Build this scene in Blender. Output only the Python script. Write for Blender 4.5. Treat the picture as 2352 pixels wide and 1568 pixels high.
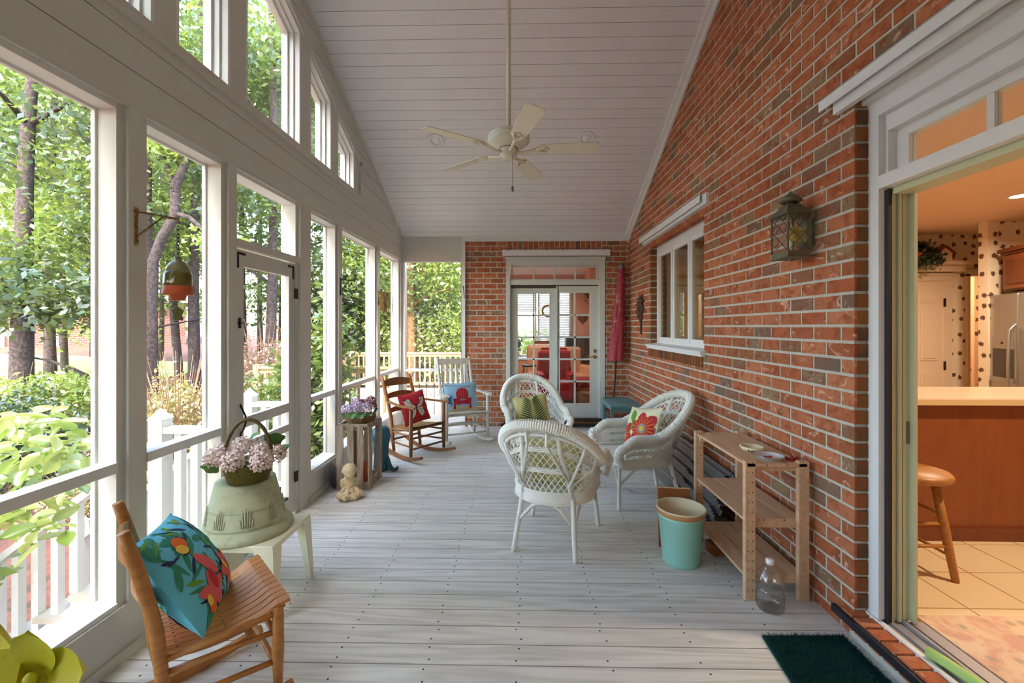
import bpy, math, random
import numpy as np
from mathutils import Matrix, Vector
random.seed(7); rng = np.random.default_rng(7)
for o in list(bpy.data.objects): bpy.data.objects.remove(o, do_unlink=True)
SC = bpy.context.scene; COL = SC.collection
U = 1.065                      # metres per plan unit (everything below is laid out in plan units)
EYE, FPX, PSI = 1.54, 1000.0, math.atan(20/1000.0)

# ------------------------------------------------------------------ camera, sky, sun, exposure
cam = bpy.data.objects.new('camera', bpy.data.cameras.new('camera')); COL.objects.link(cam)
cam.data.sensor_width = 36; cam.data.lens = 36*FPX/2352
cam.data.shift_y = -34/2352; cam.data.clip_start = .05; cam.data.clip_end = 300
cam.location = (0, 0, EYE*U); cam.rotation_euler = (math.pi/2, 0, PSI)
SC.camera = cam
W = bpy.data.worlds.new('sky'); SC.world = W; W.use_nodes = True
wn = W.node_tree.nodes; wl = W.node_tree.links; bg = wn['Background']
sk = wn.new('ShaderNodeTexSky'); sk.sky_type = 'NISHITA'; sk.sun_disc = False
sk.sun_elevation = math.radians(52); sk.sun_rotation = math.radians(189); sk.dust_density = 2.5; sk.air_density = 1.0
wl.new(sk.outputs[0], bg.inputs[0]); bg.inputs[1].default_value = 1.0
sun = bpy.data.objects.new('sun', bpy.data.lights.new('sun', 'SUN')); COL.objects.link(sun)
sun.data.energy = 2.2; sun.data.angle = math.radians(.6); sun.data.color = (1, .94, .83)
sdir = Vector((-.10, -.66, .75))                   # towards the sun: behind the camera and to the left
sun.rotation_euler = sdir.to_track_quat('Z', 'Y').to_euler()
sun.location = (-4, -6, 14)
VS = SC.view_settings; VS.view_transform = 'Standard'; VS.look = 'None'; VS.gamma = 1; VS.use_curve_mapping = False
VS.exposure = 1.5

# ------------------------------------------------------------------ pixel helpers (a pixel gives a direction; depth from what it touches)
def ray(px, py):
    cx = (px-1176)/FPX; cz = -(py-750)/FPX
    return (cx*math.cos(PSI)-math.sin(PSI), math.sin(PSI)*cx+math.cos(PSI), cz)
def PF(px, py, z=0.):
    d = ray(px, py); t = (z-EYE)/d[2]; return Vector((d[0]*t, d[1]*t, z))
def PX(px, py, X):
    d = ray(px, py); t = X/d[0]; return Vector((X, d[1]*t, EYE+d[2]*t))
def PY(px, py, Y):
    d = ray(px, py); t = Y/d[1]; return Vector((d[0]*t, Y, EYE+d[2]*t))

# ------------------------------------------------------------------ materials
def lin(c):
    return tuple((x/255/12.92 if x/255 <= .04045 else ((x/255+.055)/1.055)**2.4) for x in c)+(1,)
class NT:
    def __init__(s, name):
        s.m = bpy.data.materials.new(name); s.m.use_nodes = True; s.t = s.m.node_tree; s.n = s.t.nodes
        s.b = s.n['Principled BSDF']; s.out = s.n['Material Output']; s._co = None
    def new(s, t, **k):
        n = s.n.new(t)
        for a, v in k.items(): setattr(n, a, v)
        return n
    def link(s, a, b): s.t.links.new(a, b)
    def co(s):
        if s._co is None:
            tc = s.new('ShaderNodeTexCoord'); oi = s.new('ShaderNodeObjectInfo')
            ml = s.new('ShaderNodeVectorMath', operation='SCALE'); ml.inputs[0].default_value = (37, 53, 29); s.link(oi.outputs['Random'], ml.inputs[3])
            ad = s.new('ShaderNodeVectorMath', operation='ADD'); s.link(tc.outputs['Object'], ad.inputs[0]); s.link(ml.outputs[0], ad.inputs[1])
            s._co = ad.outputs[0]; s.oi = oi; s.tc = tc
        return s._co
    def mp(s, scale):
        m = s.new('ShaderNodeMapping'); m.inputs['Scale'].default_value = scale if isinstance(scale, tuple) else (scale,)*3
        s.link(s.co(), m.inputs[0]); return m.outputs[0]
    def noise(s, scale, detail=3, rough=.55, dist=0, out='Fac'):
        n = s.new('ShaderNodeTexNoise'); n.inputs['Scale'].default_value = 1; n.inputs['Detail'].default_value = detail
        n.inputs['Roughness'].default_value = rough; n.inputs['Distortion'].default_value = dist
        s.link(s.mp(scale), n.inputs[0]); return n.outputs[out]
    def vor(s, scale, out='Distance', feature='F1', rnd=1):
        n = s.new('ShaderNodeTexVoronoi', feature=feature); n.inputs['Scale'].default_value = 1; n.inputs['Randomness'].default_value = rnd
        s.link(s.mp(scale), n.inputs[0]); return n.outputs[out]
    def ramp(s, fac, stops, interp='LINEAR'):
        r = s.new('ShaderNodeValToRGB'); e = r.color_ramp; e.interpolation = interp
        while len(e.elements) < len(stops): e.elements.new(1)
        for el, (p, c) in zip(e.elements, stops): el.position = p; el.color = c if len(c) == 4 else lin(c)
        s.link(fac, r.inputs[0]); return r.outputs[0]
    def mix(s, fac, a, b, mode='MIX'):
        m = s.new('ShaderNodeMix', data_type='RGBA', blend_type=mode)
        for v, i in ((fac, 0), (a, 6), (b, 7)):
            if hasattr(v, 'links'): s.link(v, m.inputs[i])
            else: m.inputs[i].default_value = v
        return m.outputs[2]
    def math(s, op, a, b=0.):
        m = s.new('ShaderNodeMath', operation=op)
        for v, i in ((a, 0), (b, 1)):
            if hasattr(v, 'links'): s.link(v, m.inputs[i])
            else: m.inputs[i].default_value = v
        return m.outputs[0]
    def bump(s, h, strength=.3, dist=.01):
        b = s.new('ShaderNodeBump'); b.inputs['Strength'].default_value = strength; b.inputs['Distance'].default_value = dist
        s.link(h, b.inputs['Height']); s.link(b.outputs[0], s.b.inputs['Normal'])
    def col(s, c): s.link(c, s.b.inputs['Base Color'])
    def set(s, rough=None, metal=None, spec=None, trans=None, ior=None, coat=None, alpha=None):
        for v, k in ((rough, 'Roughness'), (metal, 'Metallic'), (spec, 'Specular IOR Level'), (trans, 'Transmission Weight'), (ior, 'IOR'), (coat, 'Coat Weight'), (alpha, 'Alpha')):
            if v is not None: s.b.inputs[k].default_value = v
M = {}
def paint(name, c, rough=.45, var=.06, scale=5., bump=.05, bscale=60., metal=0., c2=None, thr=None, spec=None):
    """plain coloured surface with soft tonal variation, optional second colour in patches"""
    t = NT(name); c = lin(c)
    lo = tuple(x*(1-var) for x in c[:3])+(1,); hi = tuple(min(1, x*(1+var)) for x in c[:3])+(1,)
    k = t.mix(t.noise(scale), lo, hi)
    if c2:
        a = thr or .6
        k = t.mix(t.ramp(t.noise(scale*2.3, 5), [(a-.06, (0, 0, 0)), (a+.06, (255, 255, 255))]), k, lin(c2))
    t.col(k); t.set(rough=rough, metal=metal, spec=spec)
    if bump: t.bump(t.noise(bscale, 2), bump, .004)
    M[name] = t.m; return t.m
def wood(name, c, c2, rough=.5, along=(1., 14., 14.), rings=7., amt=.6, bump=.1):
    t = NT(name); n = t.noise(along, 2, .5, .4)
    s = t.math('SINE', t.math('MULTIPLY', n, rings*6.283)); s = t.math('ADD', t.math('MULTIPLY', s, .5), .5)
    f = t.noise(tuple(a*6 for a in along), 3)
    k = t.mix(t.math('MULTIPLY', t.math('MULTIPLY', s, f), amt*1.6), lin(c), lin(c2))
    k = t.mix(t.math('MULTIPLY', t.noise(2.), .35), k, lin(tuple(x*.8 for x in c)))
    t.col(k); t.set(rough=rough); t.bump(s, bump, .003); M[name] = t.m; return t.m
paint('white_trim', (210, 210, 200), .42, .04)
paint('white_frame', (228, 230, 226), .4, .03)
paint('white_plank', (232, 232, 230), .45, .05, 3.)
paint('gap_dark', (70, 66, 58), .9)
paint('french_white', (205, 209, 200), .4, .04)
paint('cream_metal', (226, 222, 196), .35, .03)
paint('wicker', (234, 234, 222), .55, .08, 30., .5, 160.)
paint('white_rail', (214, 214, 208), .45, .04, 4., c2=(190, 194, 190), thr=.68)
paint('plastic_cream', (226, 226, 196), .38, .03)
paint('stone_green', (176, 184, 152), .85, .16, 9., .6, 70., c2=(160, 168, 136), thr=.6)
paint('statue_stone', (214, 196, 158), .85, .15, 14., .5, 90., c2=(178, 158, 116), thr=.6)
paint('moss', (104, 90, 30), .95, .5, 40., 1., 120., c2=(70, 70, 24), thr=.5)
paint('handle_bark', (92, 76, 40), .8, .3, 20., .6, 90.)
paint('petal_pink', (240, 220, 210), .7, .12, 25., c2=(232, 200, 190), thr=.6)
paint('petal_lilac', (216, 196, 218), .7, .14, 25., c2=(204, 150, 176), thr=.6)
paint('petal_crimson', (120, 22, 38), .7, .2, 25.)
paint('leaf_silk', (84, 124, 48), .5, .25, 12.)
paint('basket_cane', (128, 100, 62), .7, .25, 25., .5, 120.)
paint('petal_yellow', (206, 200, 52), .5, .15, 6., c2=(190, 160, 40), thr=.62)
paint('leaf_dark', (58, 86, 44), .4, .2)
paint('black_iron', (38, 38, 40), .5, .2, metal=.3)
paint('rust_hook', (120, 94, 50), .7, .3, 30., c2=(180, 150, 60), thr=.55)
paint('glaze_olive', (104, 98, 44), .22, .15, 10., c2=(84, 76, 26), thr=.6)
paint('glaze_pale', (136, 136, 96), .25, .1, 8.)
paint('terracotta', (196, 88, 42), .6, .1)
paint('bird_white', (224, 218, 196), .4, .03)
paint('dried_stalk', (150, 122, 72), .9, .3, 30.)
paint('teal_paint', (98, 148, 150), .5, .12, 6.)
paint('teal_glaze', (40, 96, 112), .4, .2, 6.)
paint('red_cover', (160, 54, 68), .6, .18, 5., .4, 30., c2=(186, 130, 120), thr=.64)
paint('pole_brown', (62, 52, 44), .5)
paint('bronze_palm', (86, 66, 48), .6, .25, 20., metal=.4)
paint('copper_patina', (112, 106, 86), .55, .25, 12., metal=.4, c2=(112, 138, 124), thr=.62)
paint('brass', (190, 160, 84), .35, .2, 10., metal=.8)
paint('candle', (240, 236, 224), .5, .03)
paint('mint_plastic', (158, 216, 200), .4, .03)
paint('crock_cream', (222, 212, 176), .4, .06)
paint('crock_clay', (190, 138, 88), .6, .1)
paint('board_brown', (150, 90, 46), .55, .12, 14.)
paint('ply_edge', (222, 190, 148), .7)
paint('storm_steel', (128, 130, 132), .42, .12, 6., metal=.55)
paint('black_rubber', (30, 30, 36), .6)
paint('door_sill', (158, 152, 152), .4, .1, metal=.2)
paint('jamb_aged', (202, 206, 170), .5, .06, 4.)
paint('strike_grey', (120, 116, 96), .5, metal=.4)
paint('noodle_green', (176, 208, 116), .55, .03)
paint('cap_white', (238, 238, 236), .4)
paint('dish_cream', (228, 218, 176), .4, .05)
paint('red_plastic', (178, 40, 48), .4)
paint('ink_dark', (44, 38, 34), .6)
paint('plate_slate', (70, 72, 82), .5)
paint('hinge_dark', (70, 52, 40), .6, metal=.4)
paint('pink_wall', (222, 172, 154), .7, .03)
paint('white_ceiling', (238, 232, 228), .7, .02)
paint('kitchen_peach', (232, 198, 168), .7, .03)
paint('counter_top', (236, 206, 176), .25, .03)
paint('counter_edge', (206, 176, 128), .4)
paint('steel_fridge', (176, 172, 166), .32, .06, metal=.75)
paint('fridge_dark', (70, 66, 64), .4)
paint('red_leather', (158, 26, 40), .42, .1)
paint('peach_leather', (212, 164, 132), .45, .08)
paint('tv_black', (48, 48, 58), .3)
paint('heart_plum', (110, 60, 64), .6)
paint('birdhouse', (226, 196, 160), .6, .06)
paint('door_peach', (232, 208, 180), .45, .03)
paint('grout', (196, 166, 120), .8)
paint('tile', (232, 206, 162), .3, .06, 3.)
paint('bark', (82, 70, 66), .95, .35, 9., 1., 30., c2=(54, 46, 44), thr=.5)
paint('bark_brown', (140, 104, 66), .95, .35, 9., 1., 30., c2=(96, 70, 46), thr=.5)
paint('twig', (150, 118, 92), .9, .25)
paint('roof_grey', (120, 118, 116), .9)
paint('glass_plastic', (226, 232, 232), .15)
paint('pressure_wood', (176, 148, 106), .7, .14, 10.)
paint('deck_sunny', (178, 168, 152), .7, .12, 8.)
paint('fascia', (214, 212, 202), .6, .05)
wood('deck_wood', (232, 232, 224), (168, 164, 154), .6, (.8, 9., 9.), 5., .5, .12)
wood('shelf_pine', (222, 186, 148), (190, 142, 102), .55, (10., 1.2, 10.), 5., .5)
wood('crate_wood', (190, 172, 150), (120, 100, 82), .8, (9., 9., 1.2), 6., .7, .25)
wood('oak', (184, 124, 60), (130, 80, 34), .42, (9., 1.2, 9.), 6., .5)
wood('oak_seat', (200, 136, 76), (150, 92, 46), .42, (12., 1.5, 9.), 6., .5)
wood('brown_chair', (150, 96, 48), (96, 58, 26), .45, (9., 9., 1.2), 5., .5)
wood('cherry_panel', (140, 74, 36), (110, 54, 22), .4, (8., 8., .8), 5., .4)
wood('cherry_dark', (120, 62, 30), (88, 44, 20), .4, (8., 8., .8), 5., .4)
wood('white_wood', (226, 224, 208), (190, 186, 166), .55, (9., 9., 1.2), 4., .4)
wood('nail', (60, 50, 40), (40, 34, 28), .7)

def glass(name, tint=(1, 1, 1, 1), refl=.12, rough=0.):
    t = NT(name); t.n.remove(t.b)
    tr = t.new('ShaderNodeBsdfTransparent'); tr.inputs[0].default_value = tint
    gl = t.new('ShaderNodeBsdfGlossy'); gl.inputs['Roughness'].default_value = rough
    mx = t.new('ShaderNodeMixShader'); fr = t.new('ShaderNodeLayerWeight')
    t.link(t.math('ADD', t.math('MULTIPLY', t.math('POWER', fr.outputs['Facing'], 4.), .6), refl*.35), mx.inputs[0])
    t.link(tr.outputs[0], mx.inputs[1]); t.link(gl.outputs[0], mx.inputs[2]); t.link(mx.outputs[0], t.out.inputs[0]); M[name] = t.m
glass('pane', (.96, .98, .97, 1), .14)
glass('pane_amber', (.9, .86, .74, 1), .34)
glass('clear_plastic', (.965, .98, .98, 1), .35, .08)
def screen(name):
    t = NT(name); t.n.remove(t.b)
    tr = t.new('ShaderNodeBsdfTransparent'); df = t.new('ShaderNodeBsdfDiffuse'); df.inputs[0].default_value = (.22, .22, .21, 1)
    mx = t.new('ShaderNodeMixShader'); mx.inputs[0].default_value = .10
    t.link(tr.outputs[0], mx.inputs[1]); t.link(df.outputs[0], mx.inputs[2]); t.link(mx.outputs[0], t.out.inputs[0]); M[name] = t.m
screen('insect_mesh')
glass('water', (.95, .975, .97, 1), .35, .03)
def brickmat(name, stops, smear=True):
    t = NT(name); t.co(); g = t.new('ShaderNodeNewGeometry')
    r = t.math('FRACT', t.math('ADD', t.math('MULTIPLY', g.outputs['Random Per Island'], 7.31), t.math('MULTIPLY', t.oi.outputs['Random'], 3.77)))
    base = t.ramp(r, stops)
    n1 = t.noise((13., 13., 17.), 4, .6, .5)
    k = t.mix(t.ramp(n1, [(.34, (230, 230, 230)), (.52, (0, 0, 0))]), base, lin((138, 66, 36)))
    k = t.mix(t.math('MULTIPLY', t.noise(60., 3), .14), k, lin((200, 140, 104)))
    if smear:
        k = t.mix(t.ramp(t.noise((8., 8., 13.), 4, .6, 1.2), [(.60, (0, 0, 0)), (.69, (205, 205, 205))]), k, lin((232, 196, 166)))
    t.col(k); t.set(rough=.85, spec=.25); t.bump(t.noise(50., 4), .5, .006); M[name] = t.m
brickmat('brick', [(0, (182, 108, 70)), (.3, (170, 92, 56)), (.5, (190, 120, 82)), (.72, (162, 90, 56)), (.82, (148, 96, 64)), (.88, (122, 102, 84)), (.94, (150, 126, 92)), (1, (110, 92, 80))])
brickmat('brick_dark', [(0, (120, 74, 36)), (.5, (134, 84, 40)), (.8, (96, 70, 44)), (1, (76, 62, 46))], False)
t = NT('mortar'); t.col(t.mix(t.noise(30., 4), lin((182, 178, 162)), lin((208, 205, 190)))); t.set(rough=.95); t.bump(t.noise(90., 3), .6, .006); M['mortar'] = t.m
def leafmat(name, c1, c2, trans=.35, gloss=.08):
    t = NT(name); t.n.remove(t.b); a = t.new('ShaderNodeAttribute'); a.attribute_name = 'rnd'
    k = t.mix(a.outputs['Fac'], lin(c1), lin(c2))
    d = t.new('ShaderNodeBsdfDiffuse'); tr = t.new('ShaderNodeBsdfTranslucent'); t.link(k, d.inputs[0])
    k2 = t.mix(.5, k, (.45, .55, .06, 1), 'MIX'); t.link(k2, tr.inputs[0])
    mx = t.new('ShaderNodeMixShader'); mx.inputs[0].default_value = trans; t.link(d.outputs[0], mx.inputs[1]); t.link(tr.outputs[0], mx.inputs[2])
    gl = t.new('ShaderNodeBsdfGlossy'); gl.inputs['Roughness'].default_value = .35; m2 = t.new('ShaderNodeMixShader'); m2.inputs[0].default_value = gloss
    t.link(mx.outputs[0], m2.inputs[1]); t.link(gl.outputs[0], m2.inputs[2]); t.link(m2.outputs[0], t.out.inputs[0]); M[name] = t.m
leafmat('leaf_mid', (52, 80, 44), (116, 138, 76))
leafmat('leaf_light', (110, 138, 66), (178, 194, 112), .42)
leafmat('leaf_blue', (34, 60, 46), (82, 108, 84))
leafmat('leaf_deep', (18, 42, 26), (46, 78, 42), .2, .12)
leafmat('leaf_tan', (150, 132, 80), (206, 190, 140), .35)
leafmat('leaf_rose', (140, 110, 96), (190, 162, 150), .3)
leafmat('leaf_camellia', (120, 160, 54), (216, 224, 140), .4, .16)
def ground():
    t = NT('pine_straw'); n = t.noise((3., 3., 3.), 6, .7); v = t.noise((40., 9., 20.), 3, .6, 1.5)
    k = t.mix(v, lin((96, 52, 38)), lin((170, 112, 88))); k = t.mix(t.ramp(n, [(.5, (0, 0, 0)), (.62, (255, 255, 255))]), k, lin((92, 74, 56)))
    t.col(k); t.set(rough=.95); t.bump(v, 1., .03); M['pine_straw'] = t.m
    t = NT('lawn'); k = t.mix(t.noise(8., 5), lin((130, 150, 70)), lin((186, 196, 120))); t.col(k); t.set(rough=.95); t.bump(t.noise(60., 2), .6, .02); M['lawn'] = t.m
ground()
def wallpaper():
    t = NT('floral_paper'); t.co(); sx = t.new('ShaderNodeSeparateXYZ'); t.link(t.tc.outputs['Object'], sx.inputs[0]); cb_ = t.new('ShaderNodeCombineXYZ')
    t.link(t.math('ADD', sx.outputs[0], sx.outputs[1]), cb_.inputs[0]); t.link(sx.outputs[2], cb_.inputs[1])
    vv = t.new('ShaderNodeTexVoronoi', voronoi_dimensions='2D'); vv.inputs['Scale'].default_value = 6.6; vv.inputs['Randomness'].default_value = .6; t.link(cb_.outputs[0], vv.inputs[0]); d = vv.outputs['Distance']; w = t.noise(46., 3)
    f = t.ramp(t.math('ADD', d, t.math('MULTIPLY', t.math('SUBTRACT', w, .5), .34)), [(.17, (255, 255, 255)), (.21, (0, 0, 0))])
    ink = t.mix(t.noise(22., 2), lin((120, 60, 56)), lin((92, 88, 62)))
    t.col(t.mix(f, lin((240, 220, 192)), ink)); t.set(rough=.7); M['floral_paper'] = t.m
    t = NT('kitchen_rug'); k = t.mix(t.ramp(t.noise(9., 4, .6, 1.), [(.4, (0, 0, 0)), (.6, (255, 255, 255))]), lin((226, 198, 164)), lin((212, 164, 142)))
    k = t.mix(t.ramp(t.vor(11.), [(.15, (255, 255, 255)), (.3, (0, 0, 0))]), k, lin((186, 164, 140))); t.col(k); t.set(rough=.95); M['kitchen_rug'] = t.m
    t = NT('mat_green'); t.col(t.mix(t.noise(70., 3), lin((10, 42, 42)), lin((34, 84, 78)))); t.set(rough=.9, spec=.1); M['mat_green'] = t.m
wallpaper()
def farbrick():
    t = NT('far_brick'); b = t.new('ShaderNodeTexBrick'); b.inputs['Scale'].default_value = 2.2; b.inputs['Color1'].default_value = lin((140, 76, 60)); b.inputs['Color2'].default_value = lin((106, 62, 52)); b.inputs['Mortar'].default_value = lin((176, 160, 148))
    m = t.new('ShaderNodeMapping'); m.inputs['Rotation'].default_value = (math.pi/2, 0, 0); t.link(t.co(), m.inputs[0]); t.link(m.outputs[0], b.inputs[0]); t.col(b.outputs[0]); t.set(rough=.9); M['far_brick'] = t.m
farbrick()
def fabric(name, c, var=.1, c2=None, thr=None): return paint(name, c, .85, var, 7., .25, 220., c2=c2, thr=thr)
for n, c in (('cloth_turq', (96, 186, 208)), ('cloth_red', (186, 38, 50)), ('cloth_sky', (150, 196, 220)), ('cloth_cream', (228, 222, 180)), ('cloth_green', (96, 150, 50)),
             ('cloth_deepgreen', (44, 74, 34)), ('cloth_palm', (196, 188, 122)), ('cloth_jade', (46, 128, 100)), ('cloth_navy', (34, 42, 78)), ('cloth_coral', (206, 92, 92)),
             ('cloth_yellow', (228, 190, 70)), ('cloth_orange', (220, 100, 40)), ('cloth_sand', (214, 190, 144)), ('cloth_sea', (60, 100, 160)), ('cloth_grey', (150, 148, 146)), ('cloth_white', (228, 230, 214)), ('cloth_black', (40, 40, 40))):
    fabric(n, c)
def emit(name, c, s):
    t = NT(name); t.b.inputs['Emission Color'].default_value = lin(c); t.b.inputs['Emission Strength'].default_value = s; t.col(t.mix(t.noise(3.), lin(c), lin(c))); M[name] = t.m
emit('lamp_warm', (255, 214, 160), 14.); emit('lamp_white', (255, 246, 230), 10.)
def blind():
    t = NT('curtain_amber'); w = t.noise((1., 26., .6), 2); t.col(t.mix(w, lin((176, 126, 66)), lin((232, 196, 132)))); t.set(rough=.8); M['curtain_amber'] = t.m
blind()

# ------------------------------------------------------------------ mesh builder
class MB:
    def __init__(s): s.v = []; s.f = []
    def add(s, vs, fs):
        o = len(s.v); s.v += [tuple(v) for v in vs]; s.f += [tuple(i+o for i in f) for f in fs]; return s
    def box(s, x0, x1, y0, y1, z0, z1):
        return s.add([(x0, y0, z0), (x1, y0, z0), (x1, y1, z0), (x0, y1, z0), (x0, y0, z1), (x1, y0, z1), (x1, y1, z1), (x0, y1, z1)],
                     [(0, 3, 2, 1), (4, 5, 6, 7), (0, 1, 5, 4), (1, 2, 6, 5), (2, 3, 7, 6), (3, 0, 4, 7)])
    def obox(s, c, h, R=None):
        t = MB().box(-h[0], h[0], -h[1], h[1], -h[2], h[2]); c = Vector(c)
        return s.add([c+((R @ Vector(v)) if R else Vector(v)) for v in t.v], t.f)
    def tube(s, pts, r, n=8, cap=True, closed=False):
        pts = [Vector(p) for p in pts]; N = len(pts); rr = r if isinstance(r, (list, tuple)) else [r]*N
        ref = None; rings = []
        for i, p in enumerate(pts):
            a = pts[(i-1) % N] if (closed or i > 0) else p; b = pts[(i+1) % N] if (closed or i < N-1) else p
            d = (b-a); d = d.normalized() if d.length > 1e-9 else Vector((0, 0, 1))
            if ref is None: ref = Vector((0, 0, 1)) if abs(d.z) < .9 else Vector((1, 0, 0))
            u = ref-d*ref.dot(d)
            if u.length < 1e-6: u = d.orthogonal()
            u.normalize(); w = d.cross(u); ref = u
            rings.append([p+(u*math.cos(2*math.pi*k/n)+w*math.sin(2*math.pi*k/n))*rr[i] for k in range(n)])
        fs = []
        for i in range(N if closed else N-1):
            j = (i+1) % N
            for k in range(n): fs.append((i*n+k, i*n+(k+1) % n, j*n+(k+1) % n, j*n+k))
        if cap and not closed: fs += [tuple(range(n))[::-1], tuple((N-1)*n+k for k in range(n))]
        return s.add([v for q in rings for v in q], fs)
    def sweep(s, pts, w, h, up=(0, 0, 1)):
        pts = [Vector(p) for p in pts]; N = len(pts); vs = []
        for i, p in enumerate(pts):
            d = (pts[min(N-1, i+1)]-pts[max(0, i-1)]).normalized(); x = d.cross(Vector(up)).normalized(); y = x.cross(d).normalized()
            wi = w[i] if isinstance(w, (list, tuple)) else w; hi = h[i] if isinstance(h, (list, tuple)) else h
            vs += [p+x*wi/2*a+y*hi/2*b for a, b in ((-1, -1), (1, -1), (1, 1), (-1, 1))]
        fs = [(i*4+k, i*4+(k+1) % 4, i*4+4+(k+1) % 4, i*4+4+k) for i in range(N-1) for k in range(4)]
        return s.add(vs, fs+[(3, 2, 1, 0), tuple((N-1)*4+k for k in range(4))])
    def lathe(s, prof, n=24, c=(0, 0, 0), R=None, cap=True):
        c = Vector(c); vs = []
        for r, z in prof:
            for k in range(n):
                p = Vector((r*math.cos(2*math.pi*k/n), r*math.sin(2*math.pi*k/n), z)); vs.append(c+(R @ p if R else p))
        fs = [(i*n+k, i*n+(k+1) % n, (i+1)*n+(k+1) % n, (i+1)*n+k) for i in range(len(prof)-1) for k in range(n)]
        if cap and prof[0][0] > 1e-6: fs.append(tuple(range(n))[::-1])
        if cap and prof[-1][0] > 1e-6: fs.append(tuple((len(prof)-1)*n+k for k in range(n)))
        return s.add(vs, fs)
    def ell(s, c, r, n=12, m=8, R=None):
        pr = [(math.sin(math.pi*i/m), -math.cos(math.pi*i/m)) for i in range(m+1)]; c = Vector(c); vs = []
        for a, z in pr:
            for k in range(n):
                p = Vector((r[0]*max(a, 1e-4)*math.cos(2*math.pi*k/n), r[1]*max(a, 1e-4)*math.sin(2*math.pi*k/n), r[2]*z)); vs.append(c+(R @ p if R else p))
        return s.add(vs, [(i*n+k, i*n+(k+1) % n, (i+1)*n+(k+1) % n, (i+1)*n+k) for i in range(m) for k in range(n)])
    def prism(s, poly, axis, a, b):
        """poly: list of 2d points in the two other axes (in x,y,z order)"""
        def P(p, t): return {'x': (t, p[0], p[1]), 'y': (p[0], t, p[1]), 'z': (p[0], p[1], t)}[axis]
        n = len(poly); return s.add([P(p, a) for p in poly]+[P(p, b) for p in poly], [tuple(range(n))[::-1], tuple(range(n, 2*n))]+[(i, (i+1) % n, n+(i+1) % n, n+i) for i in range(n)])
    def grid(s, fn, nu, nv):
        vs = [fn(i/nu, j/nv) for j in range(nv+1) for i in range(nu+1)]
        return s.add(vs, [(j*(nu+1)+i, j*(nu+1)+i+1, (j+1)*(nu+1)+i+1, (j+1)*(nu+1)+i) for j in range(nv) for i in range(nu)])
    def mesh(s, name, mat, smooth=False):
        me = bpy.data.meshes.new(name); me.from_pydata([(x*U, y*U, z*U) for x, y, z in s.v], [], s.f); me.materials.append(M[mat])
        me.validate()
        import bmesh
        bm = bmesh.new(); bm.from_mesh(me); bmesh.ops.recalc_face_normals(bm, faces=bm.faces); bm.to_mesh(me); bm.free()
        if smooth: me.shade_smooth() if hasattr(me, 'shade_smooth') else None
        me.update(); return me
    def obj(s, name, mat, parent=None, at=None, rot=None, smooth=False, bevel=0, label=None):
        o = bpy.data.objects.new(name, s.mesh(name, mat, smooth)); COL.objects.link(o)
        if parent is not None: o.parent = parent
        if at is not None: o.location = Vector(at)*U
        if rot is not None: o.rotation_euler = rot
        if bevel:
            b = o.modifiers.new('bevel', 'BEVEL'); b.width = bevel*U; b.segments = 2; b.limit_method = 'ANGLE'
        if label: o['label'] = label
        return o
def inst(me, name, parent=None, at=(0, 0, 0), rot=None, scale=None):
    o = bpy.data.objects.new(name, me); COL.objects.link(o); o.parent = parent; o.location = Vector(at)*U
    if rot is not None: o.rotation_euler = rot
    if scale is not None: o.scale = scale
    return o
def tag(o, label, cat, group=None):
    o['label'] = label; o['category'] = cat
    if group: o['group'] = group
    return o
def thing(name, label, cat, at=(0, 0, 0), rz=0, group=None):
    o = bpy.data.objects.new(name, None); COL.objects.link(o); o.empty_display_size = .1; o.location = Vector(at)*U; o.rotation_euler = (0, 0, rz)
    return tag(o, label, cat, group)
def struct(o, label=None, cat=None):
    o['kind'] = 'structure'
    if label: o['label'] = label
    if cat: o['category'] = cat
    return o
def sempty(name, label, cat, at=(0, 0, 0)):
    o = bpy.data.objects.new(name, None); COL.objects.link(o); o.empty_display_size = .1; o.location = Vector(at)*U; return struct(o, label, cat)
def dup(root, at, rz, label=None):
    r = root.copy(); COL.objects.link(r); r.location = Vector(at)*U; r.rotation_euler = (0, 0, rz)
    if label: r['label'] = label
    for ch in list(root.children):
        c = ch.copy(); COL.objects.link(c); c.parent = r
        for g in list(ch.children):
            d = g.copy(); COL.objects.link(d); d.parent = c
    return r
def Rz(a): return Matrix.Rotation(a, 3, 'Z')
def Rx(a): return Matrix.Rotation(a, 3, 'X')
def Ry(a): return Matrix.Rotation(a, 3, 'Y')
def lerp(a, b, t): return a+(b-a)*t
def clip(poly, f):
    """keep the part of a 2d polygon where f(p) >= 0"""
    out = []
    for i in range(len(poly)):
        a, b = poly[i], poly[(i+1) % len(poly)]; fa, fb = f(a), f(b)
        if fa >= 0: out.append(a)
        if (fa >= 0) != (fb >= 0):
            t = fa/(fa-fb); out.append((a[0]+(b[0]-a[0])*t, a[1]+(b[1]-a[1])*t))
    return out
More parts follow.
